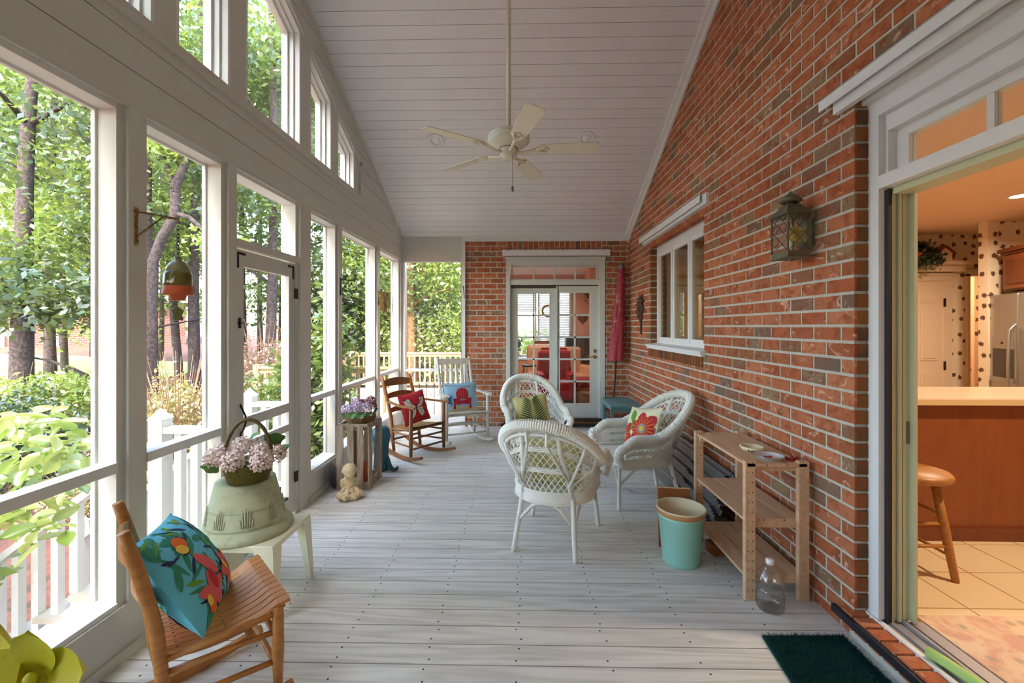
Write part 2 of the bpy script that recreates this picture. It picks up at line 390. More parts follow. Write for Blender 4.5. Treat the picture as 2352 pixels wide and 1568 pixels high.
def leaves(name, mat, blobs, size, parent=None, seed=0, flat=.3, shell=.55, asp=.5, at=None):
    """a mass of small leaf blades filling ellipsoids; blobs: (centre, radii, count)"""
    g = np.random.default_rng(seed+11); C = []
    for c, r, n in blobs:
        d = g.normal(size=(n, 3)); d /= np.linalg.norm(d, axis=1)[:, None]
        k = (shell+(1-shell)*g.random(n))[:, None]*(1+.18*np.sin(d[:, :1]*7+d[:, 1:2]*5+seed))
        C.append(np.array(c)+d*k*np.array(r))
    C = np.concatenate(C); N = len(C)
    nrm = g.normal(size=(N, 3)); nrm[:, 2] = np.abs(nrm[:, 2])+flat; nrm /= np.linalg.norm(nrm, axis=1)[:, None]
    t = g.normal(size=(N, 3)); t -= nrm*(t*nrm).sum(1)[:, None]; t /= np.linalg.norm(t, axis=1)[:, None]; b = np.cross(nrm, t)
    L = (size*(.6+.8*g.random(N)))[:, None]
    V = np.stack([C-t*L*.5, C+b*L*asp*.5-t*L*.05, C+t*L*.5, C-b*L*asp*.5-t*L*.05], 1).reshape(-1, 3)*U
    me = bpy.data.meshes.new(name); me.vertices.add(4*N); me.vertices.foreach_set('co', V.astype(np.float32).ravel())
    me.loops.add(4*N); me.loops.foreach_set('vertex_index', np.arange(4*N, dtype=np.int32)); me.polygons.add(N)
    me.polygons.foreach_set('loop_start', np.arange(0, 4*N, 4, dtype=np.int32)); me.polygons.foreach_set('loop_total', np.full(N, 4, np.int32))
    at_ = me.attributes.new('rnd', 'FLOAT', 'POINT'); at_.data.foreach_set('value', np.repeat(g.random(N), 4).astype(np.float32))
    me.materials.append(M[mat]); me.update()
    o = bpy.data.objects.new(name, me); COL.objects.link(o); o.parent = parent
    if at is not None: o.location = Vector(at)*U
    o['kind'] = 'stuff'; return o

# ================================================================== THE PORCH SHELL
LW, RW, BW, FW, RIDGE = -1.84, 1.655, 6.72, -.22, 3.25
SL = .462
def zc(y): return 2.93+SL*(BW-max(y, 2*RIDGE-y))
ROOFA = math.atan(SL)
# ---- deck floor: one object per board
floor = struct(MB().box(LW-.14, RW+.05, FW-.3, BW+.02, -.16, -.035).obj('floor', 'gap_dark'), 'weathered white-washed board floor of the porch', 'floor')
PB = .1294; y0 = PF(850, 1522).y % PB
bm = MB(); bm.box(-1.75, 1.75, 0, PB-.006, -.035, 0); bmesh_board = bm.mesh('board', 'deck_wood')
k = 0; y = y0-PB*3; boards = []
while y < BW-.01:
    b = inst(bmesh_board, 'board', floor, (-.0925, y, 0)); boards.append(y); y += PB
nb = MB()
for y in boards:
    for j in range(8):
        for dy in (.03, .1):
            x = -1.69+.42*j+random.uniform(-.014, .014); yy = y+dy+random.uniform(-.006, .006)
            if yy < 6.6 and random.random() < .93: nb.lathe([(.0052, .0006), (.004, .0014)], 6, (x, yy, 0))
o = nb.obj('nail_heads', 'nail', floor); o['kind'] = 'stuff'

# ---- ceiling: backing slabs and one object per tongue-and-groove plank
cb = MB()
for a, b in ((RIDGE, BW+.5), (RIDGE, FW-.6)):
    cb.prism([(a, zc(a)+.03), (b, 2.93+SL*(BW-max(b, 2*RIDGE-b))+.03), (b, 2.93+SL*(BW-max(b, 2*RIDGE-b))+.16), (a, zc(a)+.16)], 'x', LW-.1, RW+.2)
ceiling = struct(cb.obj('ceiling', 'gap_dark'), 'white plank ceiling sloping up from the brick end wall', 'ceiling')
sf = MB()
for a, b in ((RIDGE, BW+.5), (RIDGE, FW-.6)):
    e = 2.93+SL*(BW-max(b, 2*RIDGE-b)); sf.prism([(a, zc(a)+.05), (b, e+.05), (b, e+.16), (a, zc(a)+.16)], 'x', LW-.34, LW-.1)
sf.obj('rake_soffit', 'white_trim', ceiling)
PP = .125; n = int((BW-RIDGE)/math.cos(ROOFA)/PP)+1
pm = MB().box(LW-.06, RW+.04, 0, PP-.004, 0, .03).mesh('plank', 'white_plank')
for i in range(n):
    d = i*PP*math.cos(ROOFA); inst(pm, 'plank', ceiling, (-.205, BW-d, 2.93+SL*d), (ROOFA, 0, math.pi))
for i in range(n):
    d = i*PP*math.cos(ROOFA); inst(pm, 'plank', ceiling, (0, FW+d, 2.93+SL*d), (ROOFA, 0, 0))

# ---- left wall: knee wall, posts, beam, siding boards, clerestory mullions
wall_left = sempty('wall_left', 'white painted screened wall with clerestory windows under the rake', 'wall')
OX = LW-.14
POSTS = [(-.22, -.1), (.53, .61), (1.27, 1.35), (2.006, 2.089), (2.706, 2.778), (3.60, 3.782), (4.367, 4.453), (5.558, 5.662), (6.633, 6.72)]
for a, b in POSTS:
    p = MB().box(OX, LW-.02, a-.04, b+.04, -.12, 2.62).obj('post', 'white_trim', wall_left)
    MB().box(LW-.02, LW, a, b, 0, 2.585).obj('casing', 'white_trim', p)
MB().box(OX, LW, FW, 1.27+.04, 2.585, 2.76)
beam = MB().box(OX, LW-.012, FW-.05, BW, 2.60, 3.06).obj('beam', 'white_trim', wall_left)
MB().box(LW-.055, LW-.002, FW, BW, 2.572, 2.592).obj('beam_bead', 'white_trim', wall_left)
for z0, z1 in ((2.590, 2.752), (2.757, 2.914), (2.919, 2.995)):
    MB().box(LW-.012, LW, FW, BW, z0, z1).obj('siding_board', 'white_trim', wall_left)
MB().box(LW-.012, LW+.022, FW, BW, 2.985, 3.02).obj('sill_moulding', 'white_trim', wall_left)
MB().box(LW-.012, LW+.012, FW, BW, 3.02, 3.05).obj('sill_moulding', 'white_trim', wall_left)
# boards beside and above the clerestory, clipped to the rake
RK = .36                                   # rake trim below the ceiling
def boards_gable():
    z = 3.052
    while z < 4.6:
        z1 = z+.155
        for side in (1, -1):
            mir = (lambda y: y) if side == 1 else (lambda y: 2*RIDGE-y)
            for part in (0, 1):
                if part == 0: poly = [(4.955, z), (BW, z), (BW, z1), (4.955, z1)]
                else:
                    poly = [(RIDGE, z), (4.955, z), (4.955, z1), (RIDGE, z1)]; poly = clip(poly, lambda p: p[1]-(zc(p[0])-RK+.055))
                if poly: poly = clip(poly, lambda p: zc(p[0])+.02-p[1])
                if len(poly) > 2:
                    MB().prism([(mir(p[0]), p[1]) for p in poly], 'x', LW-.03, LW-.002).obj('siding_board', 'white_trim', wall_left)
        z = z1+.005
boards_gable()
MB().prism([(4.98, 3.04), (BW, 3.04), (BW, zc(BW)+.1), (4.98, zc(4.98)+.1)], 'x', OX, LW-.03).obj('backing', 'white_trim', wall_left)
MB().prism([(2*RIDGE-4.98, 3.04), (FW, 3.04), (FW, zc(FW)+.1), (2*RIDGE-4.98, zc(4.98)+.1)], 'x', OX, LW-.03).obj('backing', 'white_trim', wall_left)
for s in (1, -1):
    mir = (lambda y: y) if s == 1 else (lambda y: 2*RIDGE-y)
    a, b = RIDGE, 4.98
    MB().prism([(mir(a), zc(a)-RK+.055), (mir(b), zc(b)-RK+.055), (mir(b), zc(b)+.1), (mir(a), zc(a)+.1)], 'x', OX, LW-.03).obj('backing', 'white_trim', wall_left)
    MB().prism([(mir(a), zc(a)-RK), (mir(b), zc(b)-RK), (mir(b), zc(b)-RK+.055), (mir(a), zc(a)-RK+.055)], 'x', OX, LW+.018).obj('rake_trim', 'white_trim', wall_left)
    MB().prism([(mir(4.925), 3.04), (mir(4.975), 3.04), (mir(4.975), zc(4.975)-RK+.03), (mir(4.925), zc(4.925)-RK+.03)], 'x', OX, LW+.018).obj('end_trim', 'white_trim', wall_left)
    for a, b in ((3.615, 3.774), (4.205, 4.346), (4.79, 4.925)):
        MB().prism([(mir(a), 3.04), (mir(b), 3.04), (mir(b), zc(b)-RK), (mir(a), zc(a)-RK)], 'x', OX, LW-.004).obj('mullion', 'white_trim', wall_left)
# low moulding along the rake at the ceiling
for s in (1, -1):
    mir = (lambda y: y) if s == 1 else (lambda y: 2*RIDGE-y)
    MB().prism([(mir(RIDGE), zc(RIDGE)-.05), (mir(BW), zc(BW)-.05), (mir(BW), zc(BW)+.02), (mir(RIDGE), zc(RIDGE)+.02)], 'x', LW-.03, LW+.014).obj('rake_moulding', 'white_trim', wall_left)
# clerestory windows
def clear_window(nm, a, b, lab, peak=False):
    w = sempty(nm, lab, 'window'); zb = 3.05
    ins = [0, .022, .044]; xs = [(LW-.004, LW-.05), (LW-.05, LW-.09), (LW-.09, OX)]
    for q, (d, (x0, x1)) in enumerate(zip((0, .014, .03), xs)):
        wd = .02+d
        def top(y): return zc(y)-RK
        f = MB()
        f.prism([(a, zb), (a+wd, zb), (a+wd, top(a+wd)), (a, top(a))], 'x', x1, x0)
        f.prism([(b-wd, zb), (b, zb), (b, top(b)), (b-wd, top(b-wd))], 'x', x1, x0)
        f.prism([(a+wd, zb), (b-wd, zb), (b-wd, zb+wd*.5), (a+wd, zb+wd*.5)], 'x', x1, x0)
        for p, r in (((a+wd, RIDGE), (RIDGE, b-wd)) if peak else ((a+wd, b-wd),)):
            f.prism([(p, top(p)-wd*1.1), (r, top(r)-wd*1.1), (r, top(r)), (p, top(p))], 'x', x1, x0)
        f.obj('window_frame', 'white_frame', w)
    pts = [(a, zb), (b, zb), (b, zc(b)-RK)]+([(RIDGE, zc(RIDGE)-RK)] if peak else [])+[(a, zc(a)-RK)]
    MB().prism(pts, 'x', OX+.035, OX+.039).obj('pane', 'pane', w)
clear_window('window_1', 4.346, 4.79, 'smallest clerestory window, nearest the brick end wall')
clear_window('window_2', 3.774, 4.205, 'clerestory window second from the brick end wall')
clear_window('window_3', 2*RIDGE-3.615, 3.615, 'tall peaked clerestory window in the middle under the ridge', True)
clear_window('window_4', 2.295, 2.726, 'clerestory window left of the tall peaked one')
clear_window('window_5', 1.71, 2.154, 'clerestory window cut off by the top left edge of the picture')
clear_window('window_6', 1.2, 1.575, 'clerestory window out of view above the camera')
for a, b in ((2*RIDGE-4.79, 2*RIDGE-4.925),): pass
# screened bays
def bay(nm, a, b, lab, jam=.04):
    w = sempty(nm, lab, 'screen')
    a2, b2 = a+jam, b-jam
    MB().box(OX, LW, a, b, -.02, .245).obj('knee_panel', 'white_trim', w)
    MB().box(LW, LW+.014, a-.0415, b+.0415, 0, .05).obj('baseboard_strip', 'white_trim', w)
    MB().prism([(OX, .245), (LW-.012, .245), (LW-.012, .268), (OX, .285)], 'y', a2, b2).obj('sill', 'white_frame', w)
    MB().box(OX+.05, LW-.012, a2, b2, .868, .915).obj('rail', 'white_frame', w)
    MB().box(OX, LW-.02, a2, b2, 2.545, 2.60).obj('head', 'white_frame', w)
    f = MB()
    for y in (a2, b2-.012): f.box(OX+.012, OX+.03, y, y+.012, .27, 2.533)
    f.box(OX+.012, OX+.03, a2, b2, 2.533, 2.5448); f.obj('screen_bead', 'white_frame', w)
    MB().box(OX+.019, OX+.021, a2+.01, b2-.01, .27, 2.545).obj('screen', 'insect_mesh', w)
BN = ['behind the camera', 'beside the camera', 'at the left edge, camellia leaves behind it', 'behind the hanging ceramic bell', '', 'right of the screen door', 'behind the crate of flowers', 'behind the brown rocking chair']
k = 7
for i in range(len(POSTS)-1):
    if i == 4: continue
    bay('window_%d' % k, POSTS[i][1], POSTS[i+1][0], 'tall insect screen bay with a mid rail, '+BN[i]); k += 1
# screen door bay: transom screen over a hinged screen door
d0, d1 = 2.818, 3.56
w = sempty('window_14', 'small square insect screen above the screen door', 'screen')
MB().box(OX, LW, 2.778, 3.60, 2.07, 2.115).obj('transom_bar', 'white_trim', w)
MB().box(OX, LW-.02, d0, d1, 2.545, 2.60).obj('head', 'white_frame', w)
MB().box(OX+.019, OX+.021, d0, d1, 2.11, 2.55).obj('screen', 'insect_mesh', w)
door = sempty('door_1', 'white wooden screen door with two cross rails and black hardware', 'door', (LW-.03, 0, 0))
D = MB()
D.box(-.035, 0, d0, d0+.085, .15, 1.945); st = D.obj('stile', 'white_trim', door)
MB().box(-.035, 0, d1-.085, d1, .15, 1.945).obj('stile', 'white_trim', door)
MB().box(-.035, 0, d0, d1, 1.945, 2.055).obj('top_rail', 'white_trim', door)
MB().box(-.035, 0, d0, d1, .02, .15).obj('bottom_rail', 'white_trim', door)
MB().box(-.035, 0, d0+.085, d1-.085, .855, .925).obj('cross_rail', 'white_trim', door)
MB().box(-.035, 0, d0+.085, d1-.085, .70, .755).obj('cross_rail', 'white_trim', door)
MB().box(-.022, -.019, d0+.07, d1-.07, .13, 1.96).obj('screen', 'insect_mesh', door)
MB().box(-.035, -.004, d0+.085, d1-.085, .15, .165).obj('weather_strip', 'black_rubber', door)
for y, s in ((d0+.012, 1), (d1-.012, -1)):
    MB().box(0, .006, min(y, y+s*.085), max(y, y+s*.085), 2.02, 2.036).box(0, .006, min(y, y+s*.016), max(y, y+s*.016), 1.93, 2.02).obj('corner_brace', 'black_iron', door)
MB().tube([(0, d0+.05, 1.02), (.012, d0+.045, 1.0), (.04, d0+.04, .95), (.045, d0+.04, .91), (.03, d0+.04, .86), (.008, d0+.045, .83), (0, d0+.05, .81)], .006, 6).obj('pull_handle', 'black_iron', door)
MB().box(0, .006, d0+.03, d0+.05, 1.53, 1.6).box(0, .018, d0+.02, d0+.05, 1.56, 1.568).obj('latch_hook', 'black_iron', door)
for z in (.26, 1.77):
    MB().box(.006, .016, d1-.01, d1+.03, z, z+.085).obj('hinge', 'hinge_dark', door)

# ---- wall at the far left end: open screen beside the brick
wall_end = sempty('wall_end', 'white header and low wall around the end screen beside the brick', 'wall')
MB().box(LW, -.862, BW-.01, BW+.12, 2.555, zc(BW)+.05).obj('header', 'white_trim', wall_end)
MB().box(-.905, -.855, BW-.03, BW+.14, -.02, zc(BW)).obj('post', 'white_frame', wall_end)
MB().box(LW, LW+.045, BW-.01, BW+.12, 0, 2.56).obj('post', 'white_frame', wall_end)
MB().box(LW, -.9, BW+.02, BW+.1, -.02, .16).obj('knee_panel', 'white_frame', wall_end)
MB().box(LW, -.9, BW+.0, BW+.09, .845, .885).obj('rail', 'white_frame', wall_end)
MB().box(LW+.04, -.9, BW-.005, BW+.02, 2.535, 2.56).obj('screen_bead', 'white_frame', wall_end)
MB().box(LW+.04, -.9, BW+.06, BW+.062, .15, 2.55).obj('screen', 'insect_mesh', wall_end)

# ---- brick
CH, BL, PH, JT = .0827, .2105, .056, .0160
brick_mesh = MB().box(0, .065, 0, BL-JT, 0, CH-JT).mesh('brick', 'brick')
half_mesh = MB().box(0, .065, 0, BL/2-JT, 0, CH-JT).mesh('brick', 'brick')
def proj(p):
    xc = p[0]*math.cos(PSI)+p[1]*math.sin(PSI); d = -p[0]*math.sin(PSI)+p[1]*math.cos(PSI)
    return (1176+1000*xc/d, 750-1000*(p[2]-EYE)/d, d) if d > .05 else (9e9, 9e9, d)
# right wall: backing slab with openings
DY0, DY1, DZ = .35, 2.193, 2.655
WY0, WY1, WZ0, WZ1 = 3.975, 5.605, 1.30, 2.575
wb = MB(); x0, x1 = RW+.0035, RW+.2
def slab(a, b, z0, top=None, z1=None):
    if z1 is not None: wb.box(x0, x1, a, b, z0, z1)
    else: wb.prism([(a, z0), (b, z0), (b, zc(b)+.1), (a, zc(a)+.1)], 'x', x0, x1)
slab(DY1+.007, WY0-.007, -.3); slab(WY0-.007, WY1+.007, -.3, z1=WZ0); slab(WY0-.007, WY1+.007, WZ1); slab(WY1+.007, BW+.3, -.3)
slab(DY0, RIDGE-1.0, DZ+.007) if False else None
wb.prism([(DY0, DZ+.007), (DY1+.007, DZ+.007), (DY1+.007, zc(DY1)+.1), (DY0, zc(DY0)+.1)], 'x', x0, x1)
wb.prism([(FW-.1, -.3), (DY0, -.3), (DY0, zc(DY0)+.1), (FW-.1, zc(FW)+.1)], 'x', x0, x1)
wb.prism([(3.2, 4.2), (3.3, 4.2), (3.3, 4.6), (3.25, 4.66), (3.2, 4.6)], 'x', x0, x1)
wall_right = struct(wb.obj('wall_right', 'mortar'), 'tall red brick side wall of the house under the sloping ceiling', 'wall')
BR = []                                     # (y0, y1, z0)
for k in range(-1, 56):
    z = PH+k*CH+.008; off = 2.285 if k % 2 else 2.395
    y = off-BL*6
    while y < BW:
        a, b = y+.008, y+BL-.008; y += BL
        if b < 1.25: continue
        segs = [(a, b)]
        if z < DZ-.02:
            segs = [(max(p, DY1), q) for p, q in segs if q > DY1+.02]
        if WZ0-.03 < z+CH*.5 < WZ1:
            ns = []
            for p, q in segs:
                if q <= WY0 or p >= WY1: ns.append((p, q))
                else:
                    if p < WY0-.02: ns.append((p, WY0))
                    if q > WY1+.02: ns.append((WY1, q))
            segs = ns
        if WZ0-.1 < z+CH*.5 < WZ0: segs = [(p, min(q, WY0)) for p, q in segs if p < WY0-.02]+[(max(p, WY1), q) for p, q in segs if q > WY1+.02]
        for p, q in segs:
            q = min(q, BW)
            if q-p > .02 and z < zc(p if p > RIDGE else q)-.02: BR.append((p, q, z))
def vis(b):
    p = proj((RW, (b[0]+b[1])/2, b[2]+.035)); return (-60 < p[0] < 2420 and -40 < p[1] < 1600), p[2]
BR.sort(key=lambda b: (not vis(b)[0], vis(b)[1]))
fb = MB()
full = BL-JT
for i, (p, q, z) in enumerate(BR):
    if i < 300:
        o = inst(brick_mesh, 'brick', wall_right, (RW, p, z)); o.scale = (1, (q-p)/full, 1)
    else: fb.box(RW, RW+.065, p, q, z, z+CH-JT)
o = fb.obj('brick_field', 'brick', wall_right); o['kind'] = 'stuff'
# dark returns of the door jamb, rowlock sills
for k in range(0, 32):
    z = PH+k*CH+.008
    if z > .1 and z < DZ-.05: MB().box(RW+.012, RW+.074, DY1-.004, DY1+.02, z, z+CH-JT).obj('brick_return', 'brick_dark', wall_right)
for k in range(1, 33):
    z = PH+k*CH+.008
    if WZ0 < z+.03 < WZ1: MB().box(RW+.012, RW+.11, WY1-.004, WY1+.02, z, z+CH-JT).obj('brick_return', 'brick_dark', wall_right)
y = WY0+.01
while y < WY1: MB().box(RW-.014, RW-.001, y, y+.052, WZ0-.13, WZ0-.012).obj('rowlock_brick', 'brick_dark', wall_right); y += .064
y = DY0
rb = MB().box(0, .115, 0, CH-JT, 0, .075).mesh('rowlock_brick', 'brick')
while y < DY1-.02:
    if y > .9: inst(rb, 'rowlock_brick', wall_right, (RW-.03, y, .048))
    y += CH
MB().box(RW-.022, RW+.2, DY0, DY1, -.3, .112).obj('threshold_bed', 'mortar', wall_right)
y = WY0-.02
while y < WY1+.1: MB().box(RW-.003, RW+.06, y, y+.07, 2.80, 2.965).obj('soldier_brick', 'brick', wall_right) if False else None; y += CH

# back wall
bw = MB(); yb0, yb1 = BW+.0035, BW+.2
bw.box(-.862, -.222, yb0, yb1, -.3, 3.1); bw.box(1.284, RW+.02, yb0, yb1, -.3, 3.1); bw.box(-.222, 1.284, yb0, yb1, 2.61, 3.1); bw.box(-.222, 1.284, yb0, yb1, -.3, .1)
wall_back = struct(bw.obj('wall_back', 'mortar'), 'red brick end wall around the french doors', 'wall')
bmesh2 = MB().box(0, BL-JT, 0, .065, 0, CH-JT).mesh('brick', 'brick')
for k in range(-1, 34):
    z = PH+k*CH+.008; x = -.862-(BL/2 if k % 2 else 0)-.03
    while x < RW:
        a, b = x+.008, x+BL-.008; x += BL; a = max(a, -.855); b = min(b, RW+.01)
        segs = [(a, b)] if b-a > .02 else []
        if z < 2.595 and z > .08:
            ns = []
            for p, q in segs:
                if q < -.222 or p > 1.284: ns.append((p, q))
                else:
                    if p < -.245: ns.append((p, -.225))
                    if q > 1.307: ns.append((1.287, q))
            segs = ns
        if z > 2.66 and z < 2.84: segs = [(p, min(q, -.214)) for p, q in segs if p < -.235]+[(max(p, 1.256), q) for p, q in segs if q > 1.275]
        for p, q in segs:
            if z < 2.9: o = inst(bmesh2, 'brick', wall_back, (p, BW, z)); o.scale = ((q-p)/full, 1, 1)
sm = MB().box(0, .067, 0, .065, 0, .145).mesh('soldier_brick', 'brick')
x = -.2
while x < 1.23: inst(sm, 'soldier_brick', wall_back, (x, BW, 2.706)); x += .0805
MB().box(-.26, 1.30, BW-.1, BW+.01, -.02, .085).obj('step_bed', 'mortar', wall_back)
rk = MB().box(0, .068, 0, .11, 0, .075).mesh('rowlock_brick', 'brick_dark')
x = -.26
while x < 1.25: inst(rk, 'rowlock_brick', wall_back, (x, BW-.112, .02)); x += .0815

# crown and rake trims
tr = MB(); tr.box(-.87, RW-.0, BW-.035, BW+.0, 2.86, 2.975).box(-.87, RW, BW-.05, BW+.0, 2.852, 2.872)
struct(tr.obj('trim_1', 'white_frame'), 'white crown board along the top of the brick end wall', 'trim')
for n_, s in ((2, 1), (3, -1)):
    mir = (lambda y: y) if s == 1 else (lambda y: 2*RIDGE-y)
    t_ = MB()
    t_.prism([(mir(RIDGE), zc(RIDGE)-.105), (mir(BW), zc(BW)-.105), (mir(BW), zc(BW)+.02), (mir(RIDGE), zc(RIDGE)+.02)], 'x', RW-.022, RW-.001)
    t_.prism([(mir(RIDGE), zc(RIDGE)-.045), (mir(BW), zc(BW)-.045), (mir(BW), zc(BW)+.02), (mir(RIDGE), zc(RIDGE)+.02)], 'x', RW-.06, RW-.018)
    struct(t_.obj('trim_%d' % n_, 'white_frame'), 'white rake board where the %s ceiling slope meets the brick side wall' % ('far' if s == 1 else 'near'), 'trim')

# ---- unseen wall behind the camera, made solid to cut the fill light
wf = sempty('wall_front', 'white boarded end wall behind the camera', 'wall')
MB().prism([(LW-.14, -.1), (RW+.2, -.1), (RW+.2, 3.05), (LW-.14, 3.05)], 'y', FW-.16, FW-.06).obj('panel', 'white_trim', wf)

# ---- french doors in the end wall
fd = sempty('door_2', 'pair of white ten-light french doors with brass lever in the brick end wall', 'door', (0, BW, 0))
F = MB(); F.box(-.229, -.165, -.012, .12, .1, 2.49).box(1.215, 1.291, -.012, .12, .1, 2.49).box(-.229, 1.291, -.012, .12, 2.49, 2.575)
F.box(-.165, -.15, .02, .14, .1, 2.185).box(1.195, 1.215, .02, .14, .1, 2.185)
F.box(-.24, 1.30, -.03, .11, 2.575, 2.612); F.box(-.165, 1.215, .0, .13, 2.185, 2.262); F.obj('door_frame', 'french_white', fd)
MB().box(-.15, 1.195, .045, .1, 2.14, 2.1845).obj('head_gap', 'gap_dark', fd)
MB().box(-.2, 1.25, -.06, .14, .095, .135).obj('threshold', 'hinge_dark', fd)
def light_panel(x0, x1, z0, z1, cols, rows, nm, y, rail):
    p = MB(); l, r_, b_, t_ = rail
    p.box(x0, x0+l, y, y+.04, z0, z1).box(x1-r_, x1, y, y+.04, z0, z1).box(x0+l, x1-r_, y, y+.04, z0, z0+b_).box(x0+l, x1-r_, y, y+.04, z1-t_, z1)
    o = p.obj(nm, 'french_white', fd)
    gx0, gx1, gz0, gz1 = x0+l, x1-r_, z0+b_, z1-t_; m_ = MB()
    for c in range(1, cols): x = lerp(gx0, gx1, c/cols); m_.box(x-.013, x+.013, y+.004, y+.036, gz0, gz1)
    for c in range(1, rows): z = lerp(gz0, gz1, c/rows); m_.box(gx0, gx1, y+.004, y+.036, z-.013, z+.013)
    m_.obj('muntin', 'french_white', o)
    for c in range(cols):
        for r in range(rows):
            MB().box(lerp(gx0, gx1, c/cols), lerp(gx0, gx1, (c+1)/cols), y+.018, y+.021, lerp(gz0, gz1, r/rows), lerp(gz0, gz1, (r+1)/rows)).obj('pane', 'pane', o)
    return o
light_panel(-.158, .553, .135, 2.158, 2, 5, 'door_leaf', .07, (.115, .105, .215, .10))
right_leaf = light_panel(.57, 1.205, .135, 2.168, 2, 5, 'door_leaf', .03, (.035, .135, .215, .105))
light_panel(-.15, 1.195, 2.262, 2.49, 4, 1, 'transom_light', .05, (.025, .025, .016, .03))
MB().box(.548, .585, .03, .11, .135, 2.17).obj('astragal', 'french_white', fd)
h = MB(); h.lathe([(.03, 0), (.028, .012), (.012, .016), (.012, .05)], 14, (1.145, .03, 1.075), Rx(math.pi/2)); h.tube([(1.145, -.02, 1.075), (1.1, -.024, 1.082), (1.06, -.022, 1.07), (1.035, -.02, 1.075)], .009, 8); h.obj('lever_handle', 'brass', right_leaf, smooth=True)
MB().lathe([(.03, 0), (.026, .014), (.0, .016)], 14, (1.145, .03, 1.165), Rx(math.pi/2)).obj('deadbolt', 'strike_grey', right_leaf, smooth=True)
# storm panel header tracks (white steel channels)
def track(label, pts):
    o = MB()
    for b in pts: o.box(*b)
    return tag(o.obj('storm_track', 'white_frame'), label, 'track')
tk = thing('storm_track', 'white steel channel with six bolt holes above the french doors', 'track', (0, BW, 0))
MB().box(-.282, 1.365, -.05, -.045, 2.625, 2.725).box(-.282, 1.365, -.05, 0, 2.72, 2.725).box(-.24, 1.33, -.02, 0, 2.63, 2.72).obj('channel', 'white_frame', tk)
for x in (-.2, .07, .40, .66, 1.0, 1.27): MB().lathe([(.008, 0), (.007, .003), (0, .004)], 8, (x, -.05, 2.708), Rx(math.pi/2)).obj('bolt', 'black_iron', tk)
tk = thing('storm_track', 'white steel channel above the side window in the brick wall', 'track', (RW, 0, 0))
MB().box(-.055, -.05, 3.93, 5.93, 2.655, 2.725).box(-.055, 0, 3.93, 5.93, 2.722, 2.727).box(-.03, 0, 3.85, 5.86, 2.625, 2.72).obj('channel', 'white_frame', tk)
tk = thing('storm_track', 'long white steel channel above the open kitchen door', 'track', (RW, 0, 0))
MB().box(-.055, -.05, .25, 2.372, 2.688, 2.745).box(-.055, 0, .25, 2.372, 2.742, 2.747).box(-.03, 0, .25, 2.30, 2.64, 2.735).obj('channel', 'white_frame', tk)
# storm tracks at the floor
tag(MB().box(RW-.05, RW-.028, .9, 2.285, .075, .112).obj('floor_track', 'black_rubber'), 'black track strip along the brick edge below the kitchen door', 'track')
tag(MB().box(-.30, 1.34, BW-.135, BW-.112, .03, .075).obj('floor_track', 'black_rubber'), 'black track strip along the step below the french doors', 'track')

# ---- side window
wx = RW+.09
ww = sempty('window_15', 'white three-sash casement window set into the brick side wall', 'window', (wx, 0, 0))
f = MB(); f.box(-.005, .06, WY0, WY0+.05, WZ0+.06, WZ1-.11).box(-.005, .06, WY1-.05, WY1, WZ0+.06, WZ1-.11).box(-.005, .06, WY0, WY1, WZ1-.11, WZ1).box(-.005, .06, WY0, WY1, WZ0, WZ0+.06); f.obj('window_frame', 'white_frame', ww)
MB().prism([(-.14, 1.295), (-.14, 1.318), (.06, 1.345), (.06, 1.295)], 'y', WY0-.04, WY1+.04).box(-.125, -.09, WY0-.03, WY1+.03, 1.268, 1.3).obj('sill', 'white_frame', ww)
for i in range(3):
    a = lerp(WY0+.05, WY1-.05, i/3); b = lerp(WY0+.05, WY1-.05, (i+1)/3); s = MB(); x = .0
    s.box(x, x+.04, a+.006, a+.05, WZ0+.06, WZ1-.11).box(x, x+.04, b-.05, b-.006, WZ0+.06, WZ1-.11).box(x, x+.04, a+.05, b-.05, WZ1-.16, WZ1-.11).box(x, x+.04, a+.05, b-.05, WZ0+.06, WZ0+.11)
    q = s.obj('sash', 'white_frame', ww); MB().box(x+.015, x+.019, a+.05, b-.05, WZ0+.11, WZ1-.16).obj('pane', 'pane_amber', q)
    if i: MB().box(-.012, .0, a-.022, a+.022, WZ0+.06, WZ1-.11).obj('mullion', 'white_frame', ww)
cu = MB()
for i in range(60):
    y = lerp(WY0, WY1, i/60); y2 = lerp(WY0, WY1, (i+1)/60); dx = .02*math.sin(i*1.9); dx2 = .02*math.sin((i+1)*1.9)
    cu.add([(RW+.24+dx, y, 1.3), (RW+.24+dx2, y2, 1.3), (RW+.24+dx2, y2, 2.6), (RW+.24+dx, y, 2.6)], [(0, 1, 2, 3)])
cu.box(RW+.25, RW+.26, 3.7, 6.7, 1.2, 2.7); tag(cu.obj('curtain', 'curtain_amber', smooth=True), 'amber curtain hanging behind the side window glass', 'curtain')

# ---- open sliding kitchen door
kx = RW+.065
kd = sempty('door_3', 'tall white sliding door frame with transom lights, standing open to the kitchen', 'door', (kx, 0, 0))
f = MB(); f.box(0, .03, 2.128, DY1, .133, 2.555); f.box(0, .03, DY0, DY1, 2.555, 2.655); f.box(0, .03, DY0, DY0+.065, .133, 2.195); f.obj('casing', 'white_frame', kd)
MB().box(-.03, .0, DY0, DY1+.05, 2.632, 2.662).obj('head_flashing', 'white_frame', kd)
MB().box(-.004, .15, DY0, 2.127, 2.2005, 2.262).obj('transom_bar', 'white_frame', kd)
MB().box(.031, .15, 2.11, DY1, 2.2625, 2.475).box(.031, .15, DY0, DY1, 2.475, 2.56).obj('transom_jamb', 'white_frame', kd)
MB().box(.07, .11, 2.045, 2.1095, 2.285, 2.43).box(.07, .11, DY0, 2.1095, 2.43, 2.4745).box(.07, .11, DY0, 2.1095, 2.263, 2.285).obj('transom_sash', 'white_frame', kd)
